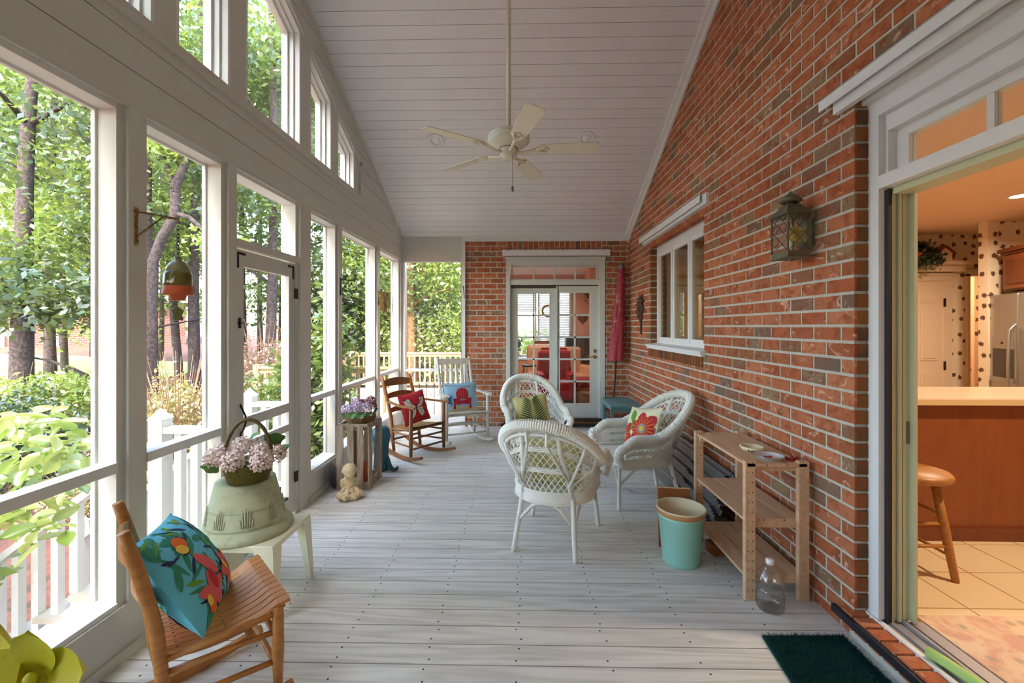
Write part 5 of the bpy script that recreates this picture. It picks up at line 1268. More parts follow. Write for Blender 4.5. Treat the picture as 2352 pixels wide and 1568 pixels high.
# ================================================================== KITCHEN seen through the open door
KF, KC = .12, 2.74
kf = struct(MB().box(RW+.2, 7.2, -.4, 6.0, 0, KF-.006).obj('kitchen_floor', 'grout'), 'square beige tile floor of the kitchen', 'floor')
tm = MB().box(0, .322, 0, .322, -.02, .0).mesh('tile', 'tile')
for i in range(7):
    for j in range(-1, 8): inst(tm, 'tile', kf, (1.93+.33*i, 2.90-.33*(j+1)+.004, KF))
struct(MB().box(RW+.2, 7.2, -.4, 6.0, KC, KC+.05).obj('kitchen_ceiling', 'kitchen_peach'), 'peach-lit kitchen ceiling', 'ceiling')
wk = MB(); wk.box(2.6, 5.82, 5.8, 5.9, KF, KC).box(6.02, 7.2, 5.8, 5.9, KF, KC).box(5.82, 6.02, 5.8, 5.9, 2.24, KC).box(5.30, 5.42, 5.05, 5.15, KF, KC).box(5.42, 7.2, 5.08, 5.15, KF, KC)
struct(wk.obj('wall_kitchen', 'floral_paper'), 'cream kitchen wall with small floral wallpaper', 'wall')
struct(MB().box(7.1, 7.2, -.4, 6.9, KF, KC).box(RW+.2, 7.2, -.5, -.4, KF, KC).box(2.55, 2.65, 3.6, 5.9, KF, KC).box(5.7, 7.2, 6.8, 6.9, KF, KC).box(5.6, 5.7, 5.9, 6.9, KF, KC).obj('wall_kitchen_side', 'kitchen_peach'), 'plain kitchen side walls', 'wall')
struct(MB().box(5.7, 7.2, 5.9, 6.8, 0, KF).obj('hall_floor', 'tile'), 'floor of the hall beyond the kitchen doorway', 'floor')
struct(MB().box(5.7, 7.2, 5.9, 6.8, KC, KC+.05).obj('hall_ceiling', 'white_ceiling'), 'ceiling of the hall beyond the kitchen doorway', 'ceiling')
kdoor = sempty('door_4', 'cream six-panel door in the kitchen wall', 'door', (0, 5.8, 0))
kx0, kx1 = PY(2040, 650, 5.8).x, PY(2164, 650, 5.8).x
MB().box(kx0, kx1, -.02, 0, KF, 2.135).obj('door_leaf', 'door_peach', kdoor)
MB().box(kx1, kx1+.1, -.03, 0, KF, 2.22).box(kx0-.1, kx1+.1, -.035, 0, 2.135, 2.215).box(kx0-.1, kx1+.12, -.05, 0, 2.205, 2.23).obj('door_casing', 'door_peach', kdoor)
for c in range(2):
    for z0, z1 in ((1.85, 2.03), (1.10, 1.75), (.30, .95)):
        a = lerp(kx0, kx1, .12+.44*c); b = lerp(kx0, kx1, .44+.44*c); p = MB().box(a, b, -.028, -.02, z0, z1).obj('door_panel', 'door_peach', kdoor)
        MB().box(a+.03, b-.03, -.034, -.028, z0+.03, z1-.03).obj('raised_field', 'door_peach', p)
for z in (1.80, .98): MB().box(kx1-.008, kx1+.014, -.04, -.028, z, z+.11).obj('hinge', 'black_iron', kdoor)
struct(MB().box(5.80, 5.84, 5.77, 5.9, KF, 2.22).box(5.80, 6.06, 5.77, 5.9, 2.20, 2.28).obj('trim_4', 'door_peach'), 'cream casing of the narrow kitchen doorway', 'trim')
sb = tag(MB().box(4.6, 5.72, 5.62, 5.8, 2.335, 2.375).box(4.6, 5.72, 5.7, 5.8, 2.25, 2.336).obj('wall_ledge', 'door_peach'), 'cream ledge above the kitchen door', 'ledge')
t = thing('trailing_plant', 'trailing ivy spilling over the ledge above the kitchen door', 'plant', (5.03, 5.66, 2.375))
MB().lathe([(.07, 0), (.09, .1), (.08, .1), (0, .08)], 14).obj('pot', 'terracotta', t)
leaves('foliage', 'leaf_deep', [((0, 0, .15), (.25, .12, .12), 800), ((.14, -.10, .0), (.16, .05, .12), 250), ((-.05, -.12, -.03), (.2, .04, .10), 200)], .045, t, 5, .2, .3, .7)
t = thing('birdhouse', 'small pale wooden birdhouse with a heart cut-out on the kitchen ledge', 'birdhouse', (5.39, 5.68, 2.375))
MB().prism([(-.075, 0), (.075, 0), (.085, .10), (0, .165), (-.085, .10)], 'y', -.05, .05).obj('box', 'birdhouse', t)
MB().prism([(-.115, .085), (0, .18), (.115, .085), (.12, .10), (0, .20), (-.12, .10)], 'y', -.065, .065).obj('roof', 'cherry_panel', t)
def heart(m, s, y0_, y1_, c=(0, 0)):
    P = []
    for k in range(24):
        q = 2*math.pi*k/24; P.append((c[0]+s*.0625*16*math.sin(q)**3, c[1]+s*.0625*(13*math.cos(q)-5*math.cos(2*q)-2*math.cos(3*q)-math.cos(4*q))))
    return m.prism(P[::-1], 'y', y0_, y1_)
heart(MB(), .024, -.053, -.05, (0, .085)).obj('heart_hole', 'ink_dark', t)
# counter with wood panelled front
t = thing('kitchen_counter', 'breakfast counter with pale laminate top and cherry panel front', 'counter', (0, 0, 0))
MB().box(2.0, 4.6, 2.96, 3.36, KF, 1.03).obj('panel', 'cherry_panel', t); MB().box(2.0, 4.6, 2.94, 3.36, KF, KF+.085).obj('toe_kick', 'cherry_dark', t)
MB().box(1.96, 4.64, 2.90, 3.46, 1.062, 1.072).obj('laminate_top', 'counter_top', t); MB().box(1.96, 4.64, 2.90, 3.46, 1.026, 1.062).obj('edge', 'counter_edge', t)
t = thing('bar_stool', 'round wooden bar stool in front of the kitchen counter', 'stool', (2.285, 2.60, KF))
MB().lathe([(0, .545), (.17, .545), (.185, .555), (.186, .575), (.175, .588), (0, .582)], 32).obj('seat', 'oak', t, smooth=True)
for k in range(4):
    a = math.pi/4+k*math.pi/2; MB().tube([(.10*math.cos(a), .10*math.sin(a), .55), (.14*math.cos(a), .14*math.sin(a), .3), (.185*math.cos(a), .185*math.sin(a), .01), (.187*math.cos(a), .187*math.sin(a), 0)], [.019, .023, .018, .016], 10).obj('leg', 'oak', t, smooth=True)
    b = a+math.pi/2
    for z in (.14, .36) if k % 2 else (.19, .31):
        r = lerp(.187, .10, z/.55); MB().tube([(r*math.cos(a), r*math.sin(a), z), (r*math.cos(b), r*math.sin(b), z)], .0095, 8).obj('rung', 'oak', t, smooth=True)
# fridge and cabinet on the angled wall
t = thing('refrigerator', 'stainless steel refrigerator with in-door dispenser', 'refrigerator', (5.40, 5.02, KF), math.atan2(-.93, -.37))
MB().box(0, .92, -.02, .62, .03, 1.78).obj('body', 'fridge_dark', t)
MB().box(0, .455, -.08, -.02, .05, 1.775).obj('door', 'steel_fridge', t, bevel=.015); MB().box(.465, .92, -.08, -.02, .05, 1.775).obj('door', 'steel_fridge', t, bevel=.015)
MB().box(.06, .40, -.09, -.078, 1.18, 1.30).obj('control_panel', 'steel_fridge', t); MB().lathe([(.014, 0), (.012, .006), (0, .007)], 12, (.23, -.09, 1.245), Rx(math.pi/2)).obj('control_button', 'black_iron', t)
MB().box(.06, .40, -.086, -.078, .86, 1.18).obj('dispenser_recess', 'fridge_dark', t); MB().box(.04, .42, -.10, -.076, .82, .87).obj('drip_tray', 'steel_fridge', t)
MB().tube([(.43, -.08, 1.45), (.43, -.13, 1.38), (.43, -.14, 1.0), (.43, -.13, .62), (.43, -.08, .55)], .014, 8).obj('handle', 'steel_fridge', t, smooth=True)
t = thing('wall_cabinet', 'dark cherry wall cabinet above the refrigerator', 'cabinet', (5.34, 4.92, 0), math.atan2(-.93, -.37))
MB().box(0, .9, .0, .33, 1.93, 2.36).obj('box', 'cherry_dark', t); MB().box(.02, .44, -.018, 0, 1.95, 2.31).obj('door', 'cherry_panel', t); MB().box(.08, .38, -.026, -.018, 2.0, 2.26).obj('raised_panel', 'cherry_dark', t); MB().box(.46, .88, -.018, 0, 1.95, 2.31).obj('door', 'cherry_panel', t)
MB().box(-.04, .94, -.04, .33, 2.35, 2.39).box(-.02, .92, -.02, .33, 2.32, 2.35).obj('crown', 'cherry_dark', t)
# rug, lights, chandelier beyond
tag(MB().prism([(1.93, .4), (2.75, .4), (2.75, 2.17), (1.93, 2.17)], 'z', KF, KF+.01).obj('rug', 'kitchen_rug'), 'faded floral rug on the kitchen tiles by the door', 'rug')
def lamp(x, y, z, e, c, r=.16):
    l = bpy.data.lights.new('ceiling_lamp', 'AREA'); l.shape = 'DISK'; l.size = r*U; l.spread = math.radians(165); l.energy = e; l.color = c; o = bpy.data.objects.new('ceiling_lamp', l); COL.objects.link(o); o.location = Vector((x, y, z))*U; return o
def canlight(x, y, z, lab, mat='lamp_warm'):
    t = thing('can_light', lab, 'light', (x, y, z)); MB().lathe([(.10, 0), (.10, -.008), (.075, -.008), (.07, 0)], 24).obj('trim_ring', 'white_frame', t); MB().lathe([(.07, -.002), (0, -.004)], 20).obj('lens', mat, t)
    return t
WARM = (1, .80, .58)
canlight(4.57, 4.07, KC, 'glowing can light in the kitchen ceiling')
canlight(3.1, 1.9, KC, 'can light over the kitchen door, out of view')
lamp(4.57, 4.07, KC-.03, 20, WARM); lamp(3.1, 1.9, KC-.03, 20, WARM); lamp(6.4, 6.3, KC-.03, 10, WARM)
t = thing('chandelier', 'lit candle chandelier glimpsed through the kitchen doorway', 'light', (6.05, 6.30, 1.62))
MB().tube([(0, 0, .2), (0, 0, KC-1.62)], .006, 6).tube([(-.09, 0, .0), (-.05, 0, -.04), (0, 0, .0), (.05, 0, -.04), (.09, 0, 0)], .006, 6).tube([(0, 0, .2), (0, 0, 0)], .01, 6).obj('frame', 'brass', t)
for s in (-.09, .09): MB().lathe([(.012, 0), (.012, .05)], 8, (s, 0, 0)).obj('candle', 'candle', t); MB().ell((s, 0, .075), (.013, .013, .026), 8, 6).obj('bulb', 'lamp_warm', t)
t = thing('hall_cabinet', 'dark wooden cabinet beyond the kitchen doorway', 'cabinet', (5.95, 6.5, KF)); MB().box(-.2, .6, 0, .28, 0, .78).obj('body', 'cherry_dark', t); MB().box(-.22, .62, -.02, .28, .78, .81).obj('top', 'cherry_panel', t)
t = thing('vase_plant', 'dark leafy plant in a glass vase on the hall cabinet', 'plant', (6.05, 6.55, KF+.81)); MB().lathe([(.04, 0), (.05, .12), (.035, .2), (0, .19)], 14).obj('vase', 'storm_steel', t); leaves('foliage', 'leaf_deep', [((0, 0, .32), (.10, .10, .13), 160)], .09, t, 9, .2, .2, .5)

# ================================================================== FAMILY ROOM behind the french doors
RF, RC, RY = .10, 2.79, 10.6
struct(MB().box(-.9, 2.0, BW+.2, RY+.1, 0, RF).obj('family_room_floor', 'oak_seat'), 'wood floor of the family room', 'floor')
struct(MB().box(-.9, 2.0, BW+.2, RY+.1, RC, RC+.05).obj('family_room_ceiling', 'white_ceiling'), 'white family room ceiling', 'ceiling')
wr_ = MB(); wr_.box(-.9, -.45, RY, RY+.1, RF, RC).box(1.22, 2.0, RY, RY+.1, RF, RC).box(-.45, 1.22, RY, RY+.1, RF, .84).box(-.45, 1.22, RY, RY+.1, 2.50, RC).box(-.95, -.85, BW+.2, RY+.1, RF, RC).box(1.9, 2.0, BW+.2, RY+.1, RF, RC).box(1.45, 1.9, 9.2, 9.9, 2.4, RC)
struct(wr_.obj('wall_family_room', 'pink_wall'), 'pink walls of the family room', 'wall')
w = sempty('window_16', 'wide bright window with white blinds across the family room', 'window', (0, RY, 0))
f = MB().box(-.45, 1.22, -.03, .05, .80, .86).box(-.45, 1.22, -.02, .05, 2.46, 2.52)
for x in (-.45, .34, .42, 1.18): f.box(x, x+.04, -.02, .05, .84, 2.5)
f.obj('window_frame', 'white_frame', w); MB().box(-.45, 1.22, .03, .034, .84, 2.5).obj('pane', 'pane', w)
tr = NT('blind_white'); tr.n.remove(tr.b); d_ = tr.new('ShaderNodeBsdfDiffuse'); d_.inputs[0].default_value = (.85, .85, .85, 1); l_ = tr.new('ShaderNodeBsdfTranslucent'); l_.inputs[0].default_value = (.85, .86, .9, 1); mx = tr.new('ShaderNodeMixShader'); mx.inputs[0].default_value = .6; tr.link(d_.outputs[0], mx.inputs[1]); tr.link(l_.outputs[0], mx.inputs[2]); tr.link(mx.outputs[0], tr.out.inputs[0]); M['blind_white'] = tr.m
bl_ = thing('window_blind', 'white slatted blind over the right part of the family room window', 'blind', (0, RY, 0))
sl = MB().obox((0, 0, 0), (.385, .02, .001), Rx(.7)).mesh('slat', 'blind_white')
for k in range(40): inst(sl, 'slat', bl_, (.80, -.05, .86+k*.041))
for k in range(14): inst(sl, 'slat', bl_, (.0, -.05, 1.92+k*.041))
t = thing('recliner', 'red leather recliner with its back to the french doors', 'armchair', (.66, 8.30, RF), math.pi)
MB().grid(lambda u, v: ((.34*(1-.25*v**3))*math.cos(math.pi*u)*1.0, -.28-.12*math.sin(math.pi*u)-.10*v, .30+.72*v), 16, 10).obj('back_shell', 'red_leather', t, smooth=True)
MB().box(-.30, .30, -.30, .35, .10, .42).obj('seat', 'red_leather', t, bevel=.04); MB().box(-.32, .32, -.40, -.26, .25, .98).obj('backrest', 'red_leather', t, bevel=.06)
for s in (-1, 1): MB().box(s*.28-.07, s*.28+.07, -.30, .36, .10, .58).obj('arm', 'red_leather', t, bevel=.04)
MB().box(-.28, .28, -.28, .3, .0, .10).obj('base', 'pole_brown', t)
t = thing('ottoman', 'red leather footstool beside the recliner', 'stool', (1.28, 8.5, RF)); MB().box(-.26, .26, -.2, .2, .28, .44).obj('cushion', 'red_leather', t, bevel=.05); MB().box(-.2, .2, -.15, .15, 0, .28).obj('base', 'oak', t)
t = thing('recliner', 'peach leather armchair beyond the red recliner', 'armchair', (1.12, 9.25, RF), .35); MB().box(-.3, .3, -.3, .3, .08, .44).obj('seat', 'peach_leather', t, bevel=.05); MB().box(-.32, .32, .22, .40, .2, 1.0).obj('backrest', 'peach_leather', t, bevel=.07)
for s in (-1, 1): MB().box(s*.32-.07, s*.32+.07, -.28, .3, .08, .62).obj('arm', 'peach_leather', t, bevel=.05)
t = thing('recliner', 'tan headrest armchair by the bright window', 'armchair', (.44, 9.62, RF), math.pi); MB().box(-.3, .3, -.3, .3, .08, .44).obj('seat', 'peach_leather', t, bevel=.05); MB().box(-.3, .3, -.4, -.22, .2, 1.04).obj('backrest', 'peach_leather', t, bevel=.08)
t = thing('television', 'dark television standing before the pink wall', 'television', (1.32, 9.95, RF)); MB().box(-.28, .32, 0, .4, .62, 1.22).obj('set', 'tv_black', t, bevel=.02); MB().box(-.34, .38, -.02, .42, 0, .62).obj('cabinet', 'cherry_dark', t)
tag(heart(MB(), .125, -.02, 0).obj('heart_plaque', 'heart_plum', at=(1.50, RY, 1.72)), 'plum heart plaque on the pink wall', 'plaque')
t = thing('hanging_ivy', 'wispy ivy hanging at the top of the pink wall', 'plant', (1.62, RY-.12, 2.2)); leaves('foliage', 'leaf_deep', [((0, 0, .1), (.16, .06, .22), 130)], .05, t, 3, .2, .2, .6)
MB().lathe([(.05, .2), (.07, .3), (0, .3)], 10).obj('pot', 'terracotta', t)
t = thing('metal_stool', 'thin black metal bar stool behind the left french door', 'stool', (.17, 9.0, RF))
for sx in (-1, 1):
    for sy in (-1, 1): MB().tube([(sx*.10, sy*.10, .62), (sx*.18, sy*.18, 0)], .009, 6).obj('leg', 'black_iron', t)
MB().tube([(.15, .15, .2), (-.15, .15, .2), (-.15, -.15, .2), (.15, -.15, .2)], .007, 6, closed=True).obj('foot_ring', 'black_iron', t); MB().lathe([(.15, .62), (.15, .65), (0, .655)], 18).obj('seat', 'black_iron', t)
t = thing('wooden_chair', 'slat-back wooden chair by the family room window', 'chair', (.52, 10.28, RF))
for x in (-.18, -.09, 0, .09, .18): MB().box(x-.012, x+.012, .18, .2, .5, 1.05).obj('back_slat', 'cherry_panel', t)
MB().box(-.2, .2, .175, .205, 1.03, 1.10).obj('top_rail', 'cherry_panel', t); MB().box(-.21, .21, -.2, .2, .46, .5).obj('seat', 'cherry_panel', t)
for sx in (-1, 1):
    for sy in (-1, 1): MB().box(sx*.18-.02, sx*.18+.02, sy*.17-.02, sy*.17+.02, 0, .47).obj('leg', 'cherry_panel', t)
t = thing('peach_cabinet', 'low peach cabinet under the family room window', 'cabinet', (-.28, 10.25, RF)); MB().box(-.3, .45, -.1, .3, 0, .68).obj('body', 'peach_leather', t); MB().box(-.33, .48, -.13, .33, .68, .71).obj('top', 'white_frame', t)
t = thing('potted_plant', 'green potted plant on the peach cabinet', 'plant', (-.12, 10.3, RF+.71)); MB().lathe([(.06, 0), (.08, .13), (0, .12)], 12).obj('pot', 'terracotta', t); leaves('foliage', 'leaf_mid', [((0, 0, .3), (.18, .14, .2), 260)], .09, t, 13, .3, .2, .6)
tag(MB().tube([(.085*math.cos(q), 0, .085*math.sin(q)) for q in np.linspace(0, 2*math.pi, 25)[:-1]], .017, 8, closed=True).obj('brass_ring', 'brass', at=(.43, BW+.20, 1.79), smooth=True), 'brass ring ornament hanging behind the left french door', 'ornament')
t = thing('wicker_hamper', 'tan wicker basket with a bent handle low inside the right french door', 'basket', (1.16, 7.9, RF)); MB().lathe([(.13, 0), (.16, .25), (.15, .25), (0, .2)], 18).obj('bowl', 'basket_cane', t); MB().tube([(.15*math.cos(a), 0, .22+.22*math.sin(a)) for a in np.linspace(0, math.pi, 14)], .009, 6).obj('handle', 'basket_cane', t)
canlight(.19, 8.6, RC, 'glowing can light in the family room ceiling', 'lamp_white'); lamp(.19, 8.6, RC-.03, 14, (1, .84, .68))
t = thing('air_vent', 'dark slotted air vent in the family room ceiling', 'vent', (.63, 8.9, RC)); MB().box(-.12, .12, -.1, .1, -.008, 0).obj('frame', 'white_frame', t)
for k in range(5): MB().box(-.10, .10, -.08+.036*k, -.06+.036*k, -.012, -.008).obj('slot', 'fridge_dark', t)

# ================================================================== OUTDOORS
def gz(x, y):
    d = math.hypot(x+2, y-4); return -.92+.052*max(0, d-5)+.05*math.sin(x*.7)*math.cos(y*.5)*min(1, d/8)
gr = MB(); gr.grid(lambda u, v: (lerp(-46, 14, u), lerp(-16, 48, v), gz(lerp(-46, 14, u), lerp(-16, 48, v)) if not (lerp(-46, 14, u) > -1.2) else -1.0), 90, 90)
struct(gr.obj('ground', 'pine_straw', smooth=True), 'pine-straw covered yard around the porch', 'ground')
lw = MB(); lw.grid(lambda u, v: (lerp(-30, -13, u), lerp(9+(.5-abs(u-.5))*2, 20, v), gz(lerp(-30, -13, u), lerp(9+(.5-abs(u-.5))*2, 20, v))+.03), 20, 20); struct(lw.obj('lawn', 'lawn', smooth=True), 'sunny strip of lawn before the neighbouring house', 'ground')
# ---- white landing, stairs and railings
ld = thing('porch_landing', 'white railed landing and stairs outside the screen door', 'stairs')
MB().box(-2.60, LW-.14, 2.86, 4.06, -.10, -.03).obj('landing_floor', 'deck_sunny', ld); MB().box(-2.60, -2.56, 2.86, 4.06, -.9, -.1).obj('skirt', 'white_rail', ld)
for k in range(6): MB().box(-2.60-.25*(k+1), -2.60-.25*k+.02, 2.92, 4.0, -.19-.155*k, -.15-.155*k).obj('tread', 'deck_sunny', ld)
for y in (2.9, 4.0): MB().prism([(-2.56, -.12), (-2.56, -.42), (-4.1, -1.2), (-4.1, -1.05)], 'y', y, y+.03).obj('stringer', 'white_rail', ld)
def newel(x, y, z0, z1): 
    MB().box(x-.048, x+.048, y-.048, y+.048, z0, z1).add([(x-.055, y-.055, z1), (x+.055, y-.055, z1), (x+.055, y+.055, z1), (x-.055, y+.055, z1), (x, y, z1+.075)], [(0, 1, 4), (1, 2, 4), (2, 3, 4), (3, 0, 4), (3, 2, 1, 0)]).obj('newel_post', 'white_rail', ld)
balm = MB().box(-.025, .025, -.025, .025, 0, 1).mesh('baluster', 'white_rail')
def bal(p, x, y, z0, z1, me=None): o = inst(me or balm, 'baluster', p, (x, y, z0)); o.scale = (1, 1, z1-z0)
for y in (2.985, 3.985):
    newel(-2.51, y, -.92, .90); newel(-4.12, y, -1.2, -.28)
    MB().box(-2.46, LW-.14, y-.045, y+.045, .805, .845).obj('hand_rail', 'white_rail', ld); MB().box(-2.46, LW-.14, y-.03, y+.03, .07, .11).obj('bottom_rail', 'white_rail', ld)
    for k in range(4): bal(ld, -2.37+.115*k, y, .1, .81)
    MB().sweep([(-2.54, y, .735), (-4.12, y, -.445)], .085, .045).obj('hand_rail', 'white_rail', ld); MB().sweep([(-2.54, y, .005), (-4.12, y, -1.175)], .06, .05).obj('bottom_rail', 'white_rail', ld)
    for k in range(10): x = -2.68-.14*k; bal(ld, x, y, .735+(x+2.54)*.747-.73, .735+(x+2.54)*.747-.01)
# ---- wooden back deck with railing
bd = thing('back_deck', 'sunlit timber deck beyond the screens', 'deck')
MB().box(-4.3, -.95, BW+.2, 11.1, -.06, -.02).obj('deck_floor', 'deck_sunny', bd); MB().box(-4.3, LW-.1, BW+.16, BW+.2, -.34, -.03).box(-4.34, -4.3, BW+.16, 11.1, -.34, -.03).obj('fascia', 'fascia', bd)
MB().box(-4.28, LW-.1, BW+.22, BW+.3, -1.1, -.34).obj('foundation', 'far_brick', bd)
def wrail(lab, a, b, top, posts=True):
    t = thing('deck_railing', lab, 'railing'); a, b = Vector(a), Vector(b); L = (b-a).length; d = (b-a)/L; R = Rz(math.atan2(d.y, d.x)); mid = (a+b)/2
    MB().obox(mid+Vector((0, 0, top)), (L/2, .05, .018), R).obox(mid+Vector((0, 0, top-.05)), (L/2, .02, .035), R).obj('top_rail', 'pressure_wood', t); MB().obox(mid+Vector((0, 0, .10)), (L/2, .02, .04), R).obj('bottom_rail', 'pressure_wood', t)
    wm = MB().box(-.018, .018, -.018, .018, 0, 1).mesh('baluster', 'pressure_wood'); n = int(L/.13)
    for k in range(1, n): p = a.lerp(b, k/n); o = inst(wm, 'baluster', t, (p.x, p.y, .10)); o.scale = (1, 1, top-.14)
    for p in (a, b): MB().box(p.x-.045, p.x+.045, p.y-.045, p.y+.045, -.02, top+.05).obj('post', 'pressure_wood', t)
wrail('timber deck railing along the near edge of the back deck', (-4.25, BW+.22, 0), (-2.05, BW+.22, 0), .88)
wrail('timber deck railing along the far edge of the back deck', (-4.25, 11.0, 0), (-1.0, 11.0, 0), .87)
wrail('timber deck railing along the outer side of the back deck', (-4.25, BW+.35, 0), (-4.25, 10.9, 0), .87)
# ---- neighbouring house
hx, hy = PY(145, 785, 24).x, 24.
t = thing('neighbour_house', 'low brick house with white corner boards across the yard', 'house', (hx, hy, gz(hx, hy)))
t.rotation_euler = (0, 0, .65)
MB().box(-5.5, 5.5, 0, 6, -.5, 2.6).obj('wall', 'far_brick', t); 
for x in (-3.1, -.4, 1.9): MB().box(x, x+(.9 if x < -3 else .22), -.06, 0, -.3, 2.6).obj('corner_board', 'white_rail', t)
MB().prism([(-.6, 2.55), (6.6, 2.55), (3, 5.0)], 'x', -6, 6).obj('roof', 'roof_grey', t)
# ---- trees
def trunk(pts, rr, mat, parent, n=10):
    return MB().tube(pts, rr, n).obj('trunk', mat, parent, smooth=True)
def tree(label, px, Y, r, H, blobs, leaf, size, n, seed, bark='bark', lean=(0, 0), group=None, branches=5, name='tree', flat=.3):
    X = PY(px, 700, Y).x; z = gz(X, Y)-.1; t = thing(name, label, 'tree', (X, Y, z), 0, group); g = random.Random(seed)
    P = [(lean[0]*q+.06*math.sin(5*q+seed), lean[1]*q+.05*math.cos(4*q+seed), H*q) for q in np.linspace(0, 1, 8)]
    trunk(P, [r*(1.25-.8*q) if q else r*1.5 for q in np.linspace(0, 1, 8)], bark, t)
    for k in range(branches):
        q = g.uniform(.35, .92); a = g.uniform(0, 6.28); L = g.uniform(1., 2.6); b = Vector(P[min(7, int(q*7))])
        MB().tube([b, b+Vector((math.cos(a)*L*.5, math.sin(a)*L*.5, L*.28)), b+Vector((math.cos(a)*L, math.sin(a)*L, L*.40))], [r*.38, r*.25, r*.10], 6).obj('branch', bark, t, smooth=True)
    tot = sum(b[1][0]*b[1][1]*b[1][2] for b in blobs)
    leaves('foliage', leaf, [(b[0], b[1], int(n*b[1][0]*b[1][1]*b[1][2]/tot)+60) for b in blobs], size, t, seed, flat, .25)
    return t
def rb(seed, n, R, z0, z1, r):
    g = random.Random(seed); return [((g.uniform(-R, R), g.uniform(-R, R), g.uniform(z0, z1)), (g.uniform(.7, 1.2)*r, g.uniform(.7, 1.2)*r, g.uniform(.45, .75)*r)) for _ in range(n)]
tree('thick-trunked tree at the left edge behind the dark round bush', 34, 8.6, .165, 9, rb(1, 12, 2.4, 2.6, 8.5, 1.3), 'leaf_blue', .15, 10000, 1, lean=(.3, .2))
tree('straight purple-grey trunk just left of the hanging bell', 343, 8.8, .13, 10, rb(2, 9, 2.0, 5.0, 10, 1.4), 'leaf_mid', .14, 5500, 2)
tree('dark trunk seen between the bell and the next post', 452, 10.5, .11, 11, rb(3, 9, 2.2, 4.6, 10.5, 1.5), 'leaf_mid', .15, 6000, 3)
tree('thin trunk leaning left behind the bell', 424, 12.5, .10, 9, rb(4, 8, 2.0, 3.5, 8.5, 1.4), 'leaf_light', .16, 9000, 4, lean=(-1.0, 0))
tree('pine trunk seen above the screen door', 622, 10.2, .105, 12, rb(5, 10, 2.2, 5.2, 11, 1.4), 'leaf_blue', .15, 7000, 5)
tree('slim trunk right of the pine above the screen door', 668, 12.5, .09, 10, rb(6, 9, 2.0, 4.0, 9.5, 1.4), 'leaf_mid', .15, 10000, 6)
tree('small leaning trunk beside the light green hedge', 205, 9.0, .10, 4.2, rb(7, 5, 1.2, 2.6, 4.4, .9), 'leaf_mid', .13, 3500, 7, lean=(.5, .1), branches=3)
tree('brown shaggy trunk left in the end screen', 944, 11.9, .11, 7, rb(8, 8, 1.4, 3.0, 7, 1.1), 'leaf_light', .13, 7000, 8, 'bark_brown', (.1, 0), branches=4)
tree('second brown trunk close to the shaggy one in the end screen', 962, 12.4, .085, 7, rb(9, 6, 1.3, 2.6, 6.5, 1.1), 'leaf_mid', .13, 5000, 9, 'bark_brown', (.2, 0), branches=4)
# crooked dark tree with a forking limb behind the bell
cx_ = lambda px, py, Y: PY(px, py, Y)
t = thing('tree', 'crooked dark limb forking above the hanging bell', 'tree', (PY(352, 780, 8.0).x, 8.0, gz(-6.6, 8)-.1)); o_ = Vector((PY(352, 780, 8.0).x, 8.0, gz(-6.6, 8)-.1))
def rel_(px, py): return PY(px, py, 8.0)-o_
trunk([Vector((0, 0, 0)), rel_(348, 700), rel_(352, 600), rel_(372, 545), rel_(400, 500), rel_(404, 470), rel_(402, 430), rel_(420, 390), rel_(430, 350), rel_(428, 270), rel_(440, 180)], [.10, .09, .085, .085, .085, .085, .08, .07, .06, .045, .03], 'bark', t)
MB().tube([rel_(404, 490), rel_(435, 500), rel_(470, 530), rel_(520, 560)], [.05, .045, .04, .03], 7).tube([rel_(404, 440), rel_(370, 345), rel_(340, 335)], [.045, .04, .03], 7).obj('branch', 'bark', t, smooth=True)
leaves('foliage', 'leaf_light', [(tuple(rel_(430, 250)), (1.2, 1.0, .8), 1600), (tuple(rel_(380, 330)), (.9, .8, .5), 700), (tuple(rel_(500, 560)), (.6, .6, .4), 400)], .12, t, 21, .3, .2)
# woodland behind
g = random.Random(12); k = 0
for px, Y, H in [(-260, 11, 11), (-90, 15, 13), (60, 17, 14), (150, 14, 12), (215, 20, 15), (290, 17, 13), (370, 20, 15), (440, 16, 12), (500, 22, 16), (560, 15, 12), (600, 20, 15), (650, 17, 13), (700, 22, 15), (745, 15, 11), (790, 19, 13), (835, 15, 11), (880, 20, 13), (930, 16, 11), (980, 19, 12), (1040, 15, 10), (1100, 20, 12), (250, 12.5, 10), (120, 11.5, 10.5)]:
    tree('leafy woodland tree in the background of the yard', px, Y, g.uniform(.07, .12), H, rb(100+k, 13, 2.9, 2.2, H+.5, 1.9), ['leaf_mid', 'leaf_light', 'leaf_mid', 'leaf_blue', 'leaf_light'][k % 5], .21, 3400, 100+k, group='woodland trees', branches=2); k += 1
for (px_, X_, Y_, H_, sd_) in ((0, -3.6, -4.6, 8.5, 201), (0, -6.2, -2.6, 9, 202), (0, -5.4, -7.5, 11, 203), (0, -8.5, 1.0, 9, 204)):  # trees added out of frame so their crowns shade the landing and railings
    z_ = gz(X_, Y_)-.1; t = thing('tree', ['tall unseen tree added for shade, left behind the camera', 'broad unseen tree added for shade, left of the camera', 'far unseen tree added for shade, behind the camera', 'tree added for shade beside the left edge of the picture'][sd_-201], 'tree', (X_, Y_, z_))
    trunk([(0, 0, 0), (.1, .05, H_*.5), (0, .1, H_)], [.2, .15, .06], 'bark', t); leaves('foliage', 'leaf_mid', [(c, r, 650) for c, r in rb(sd_, 12, 2.3, 4.6, H_+.6, 1.6)], .2, t, sd_, .3, .25)
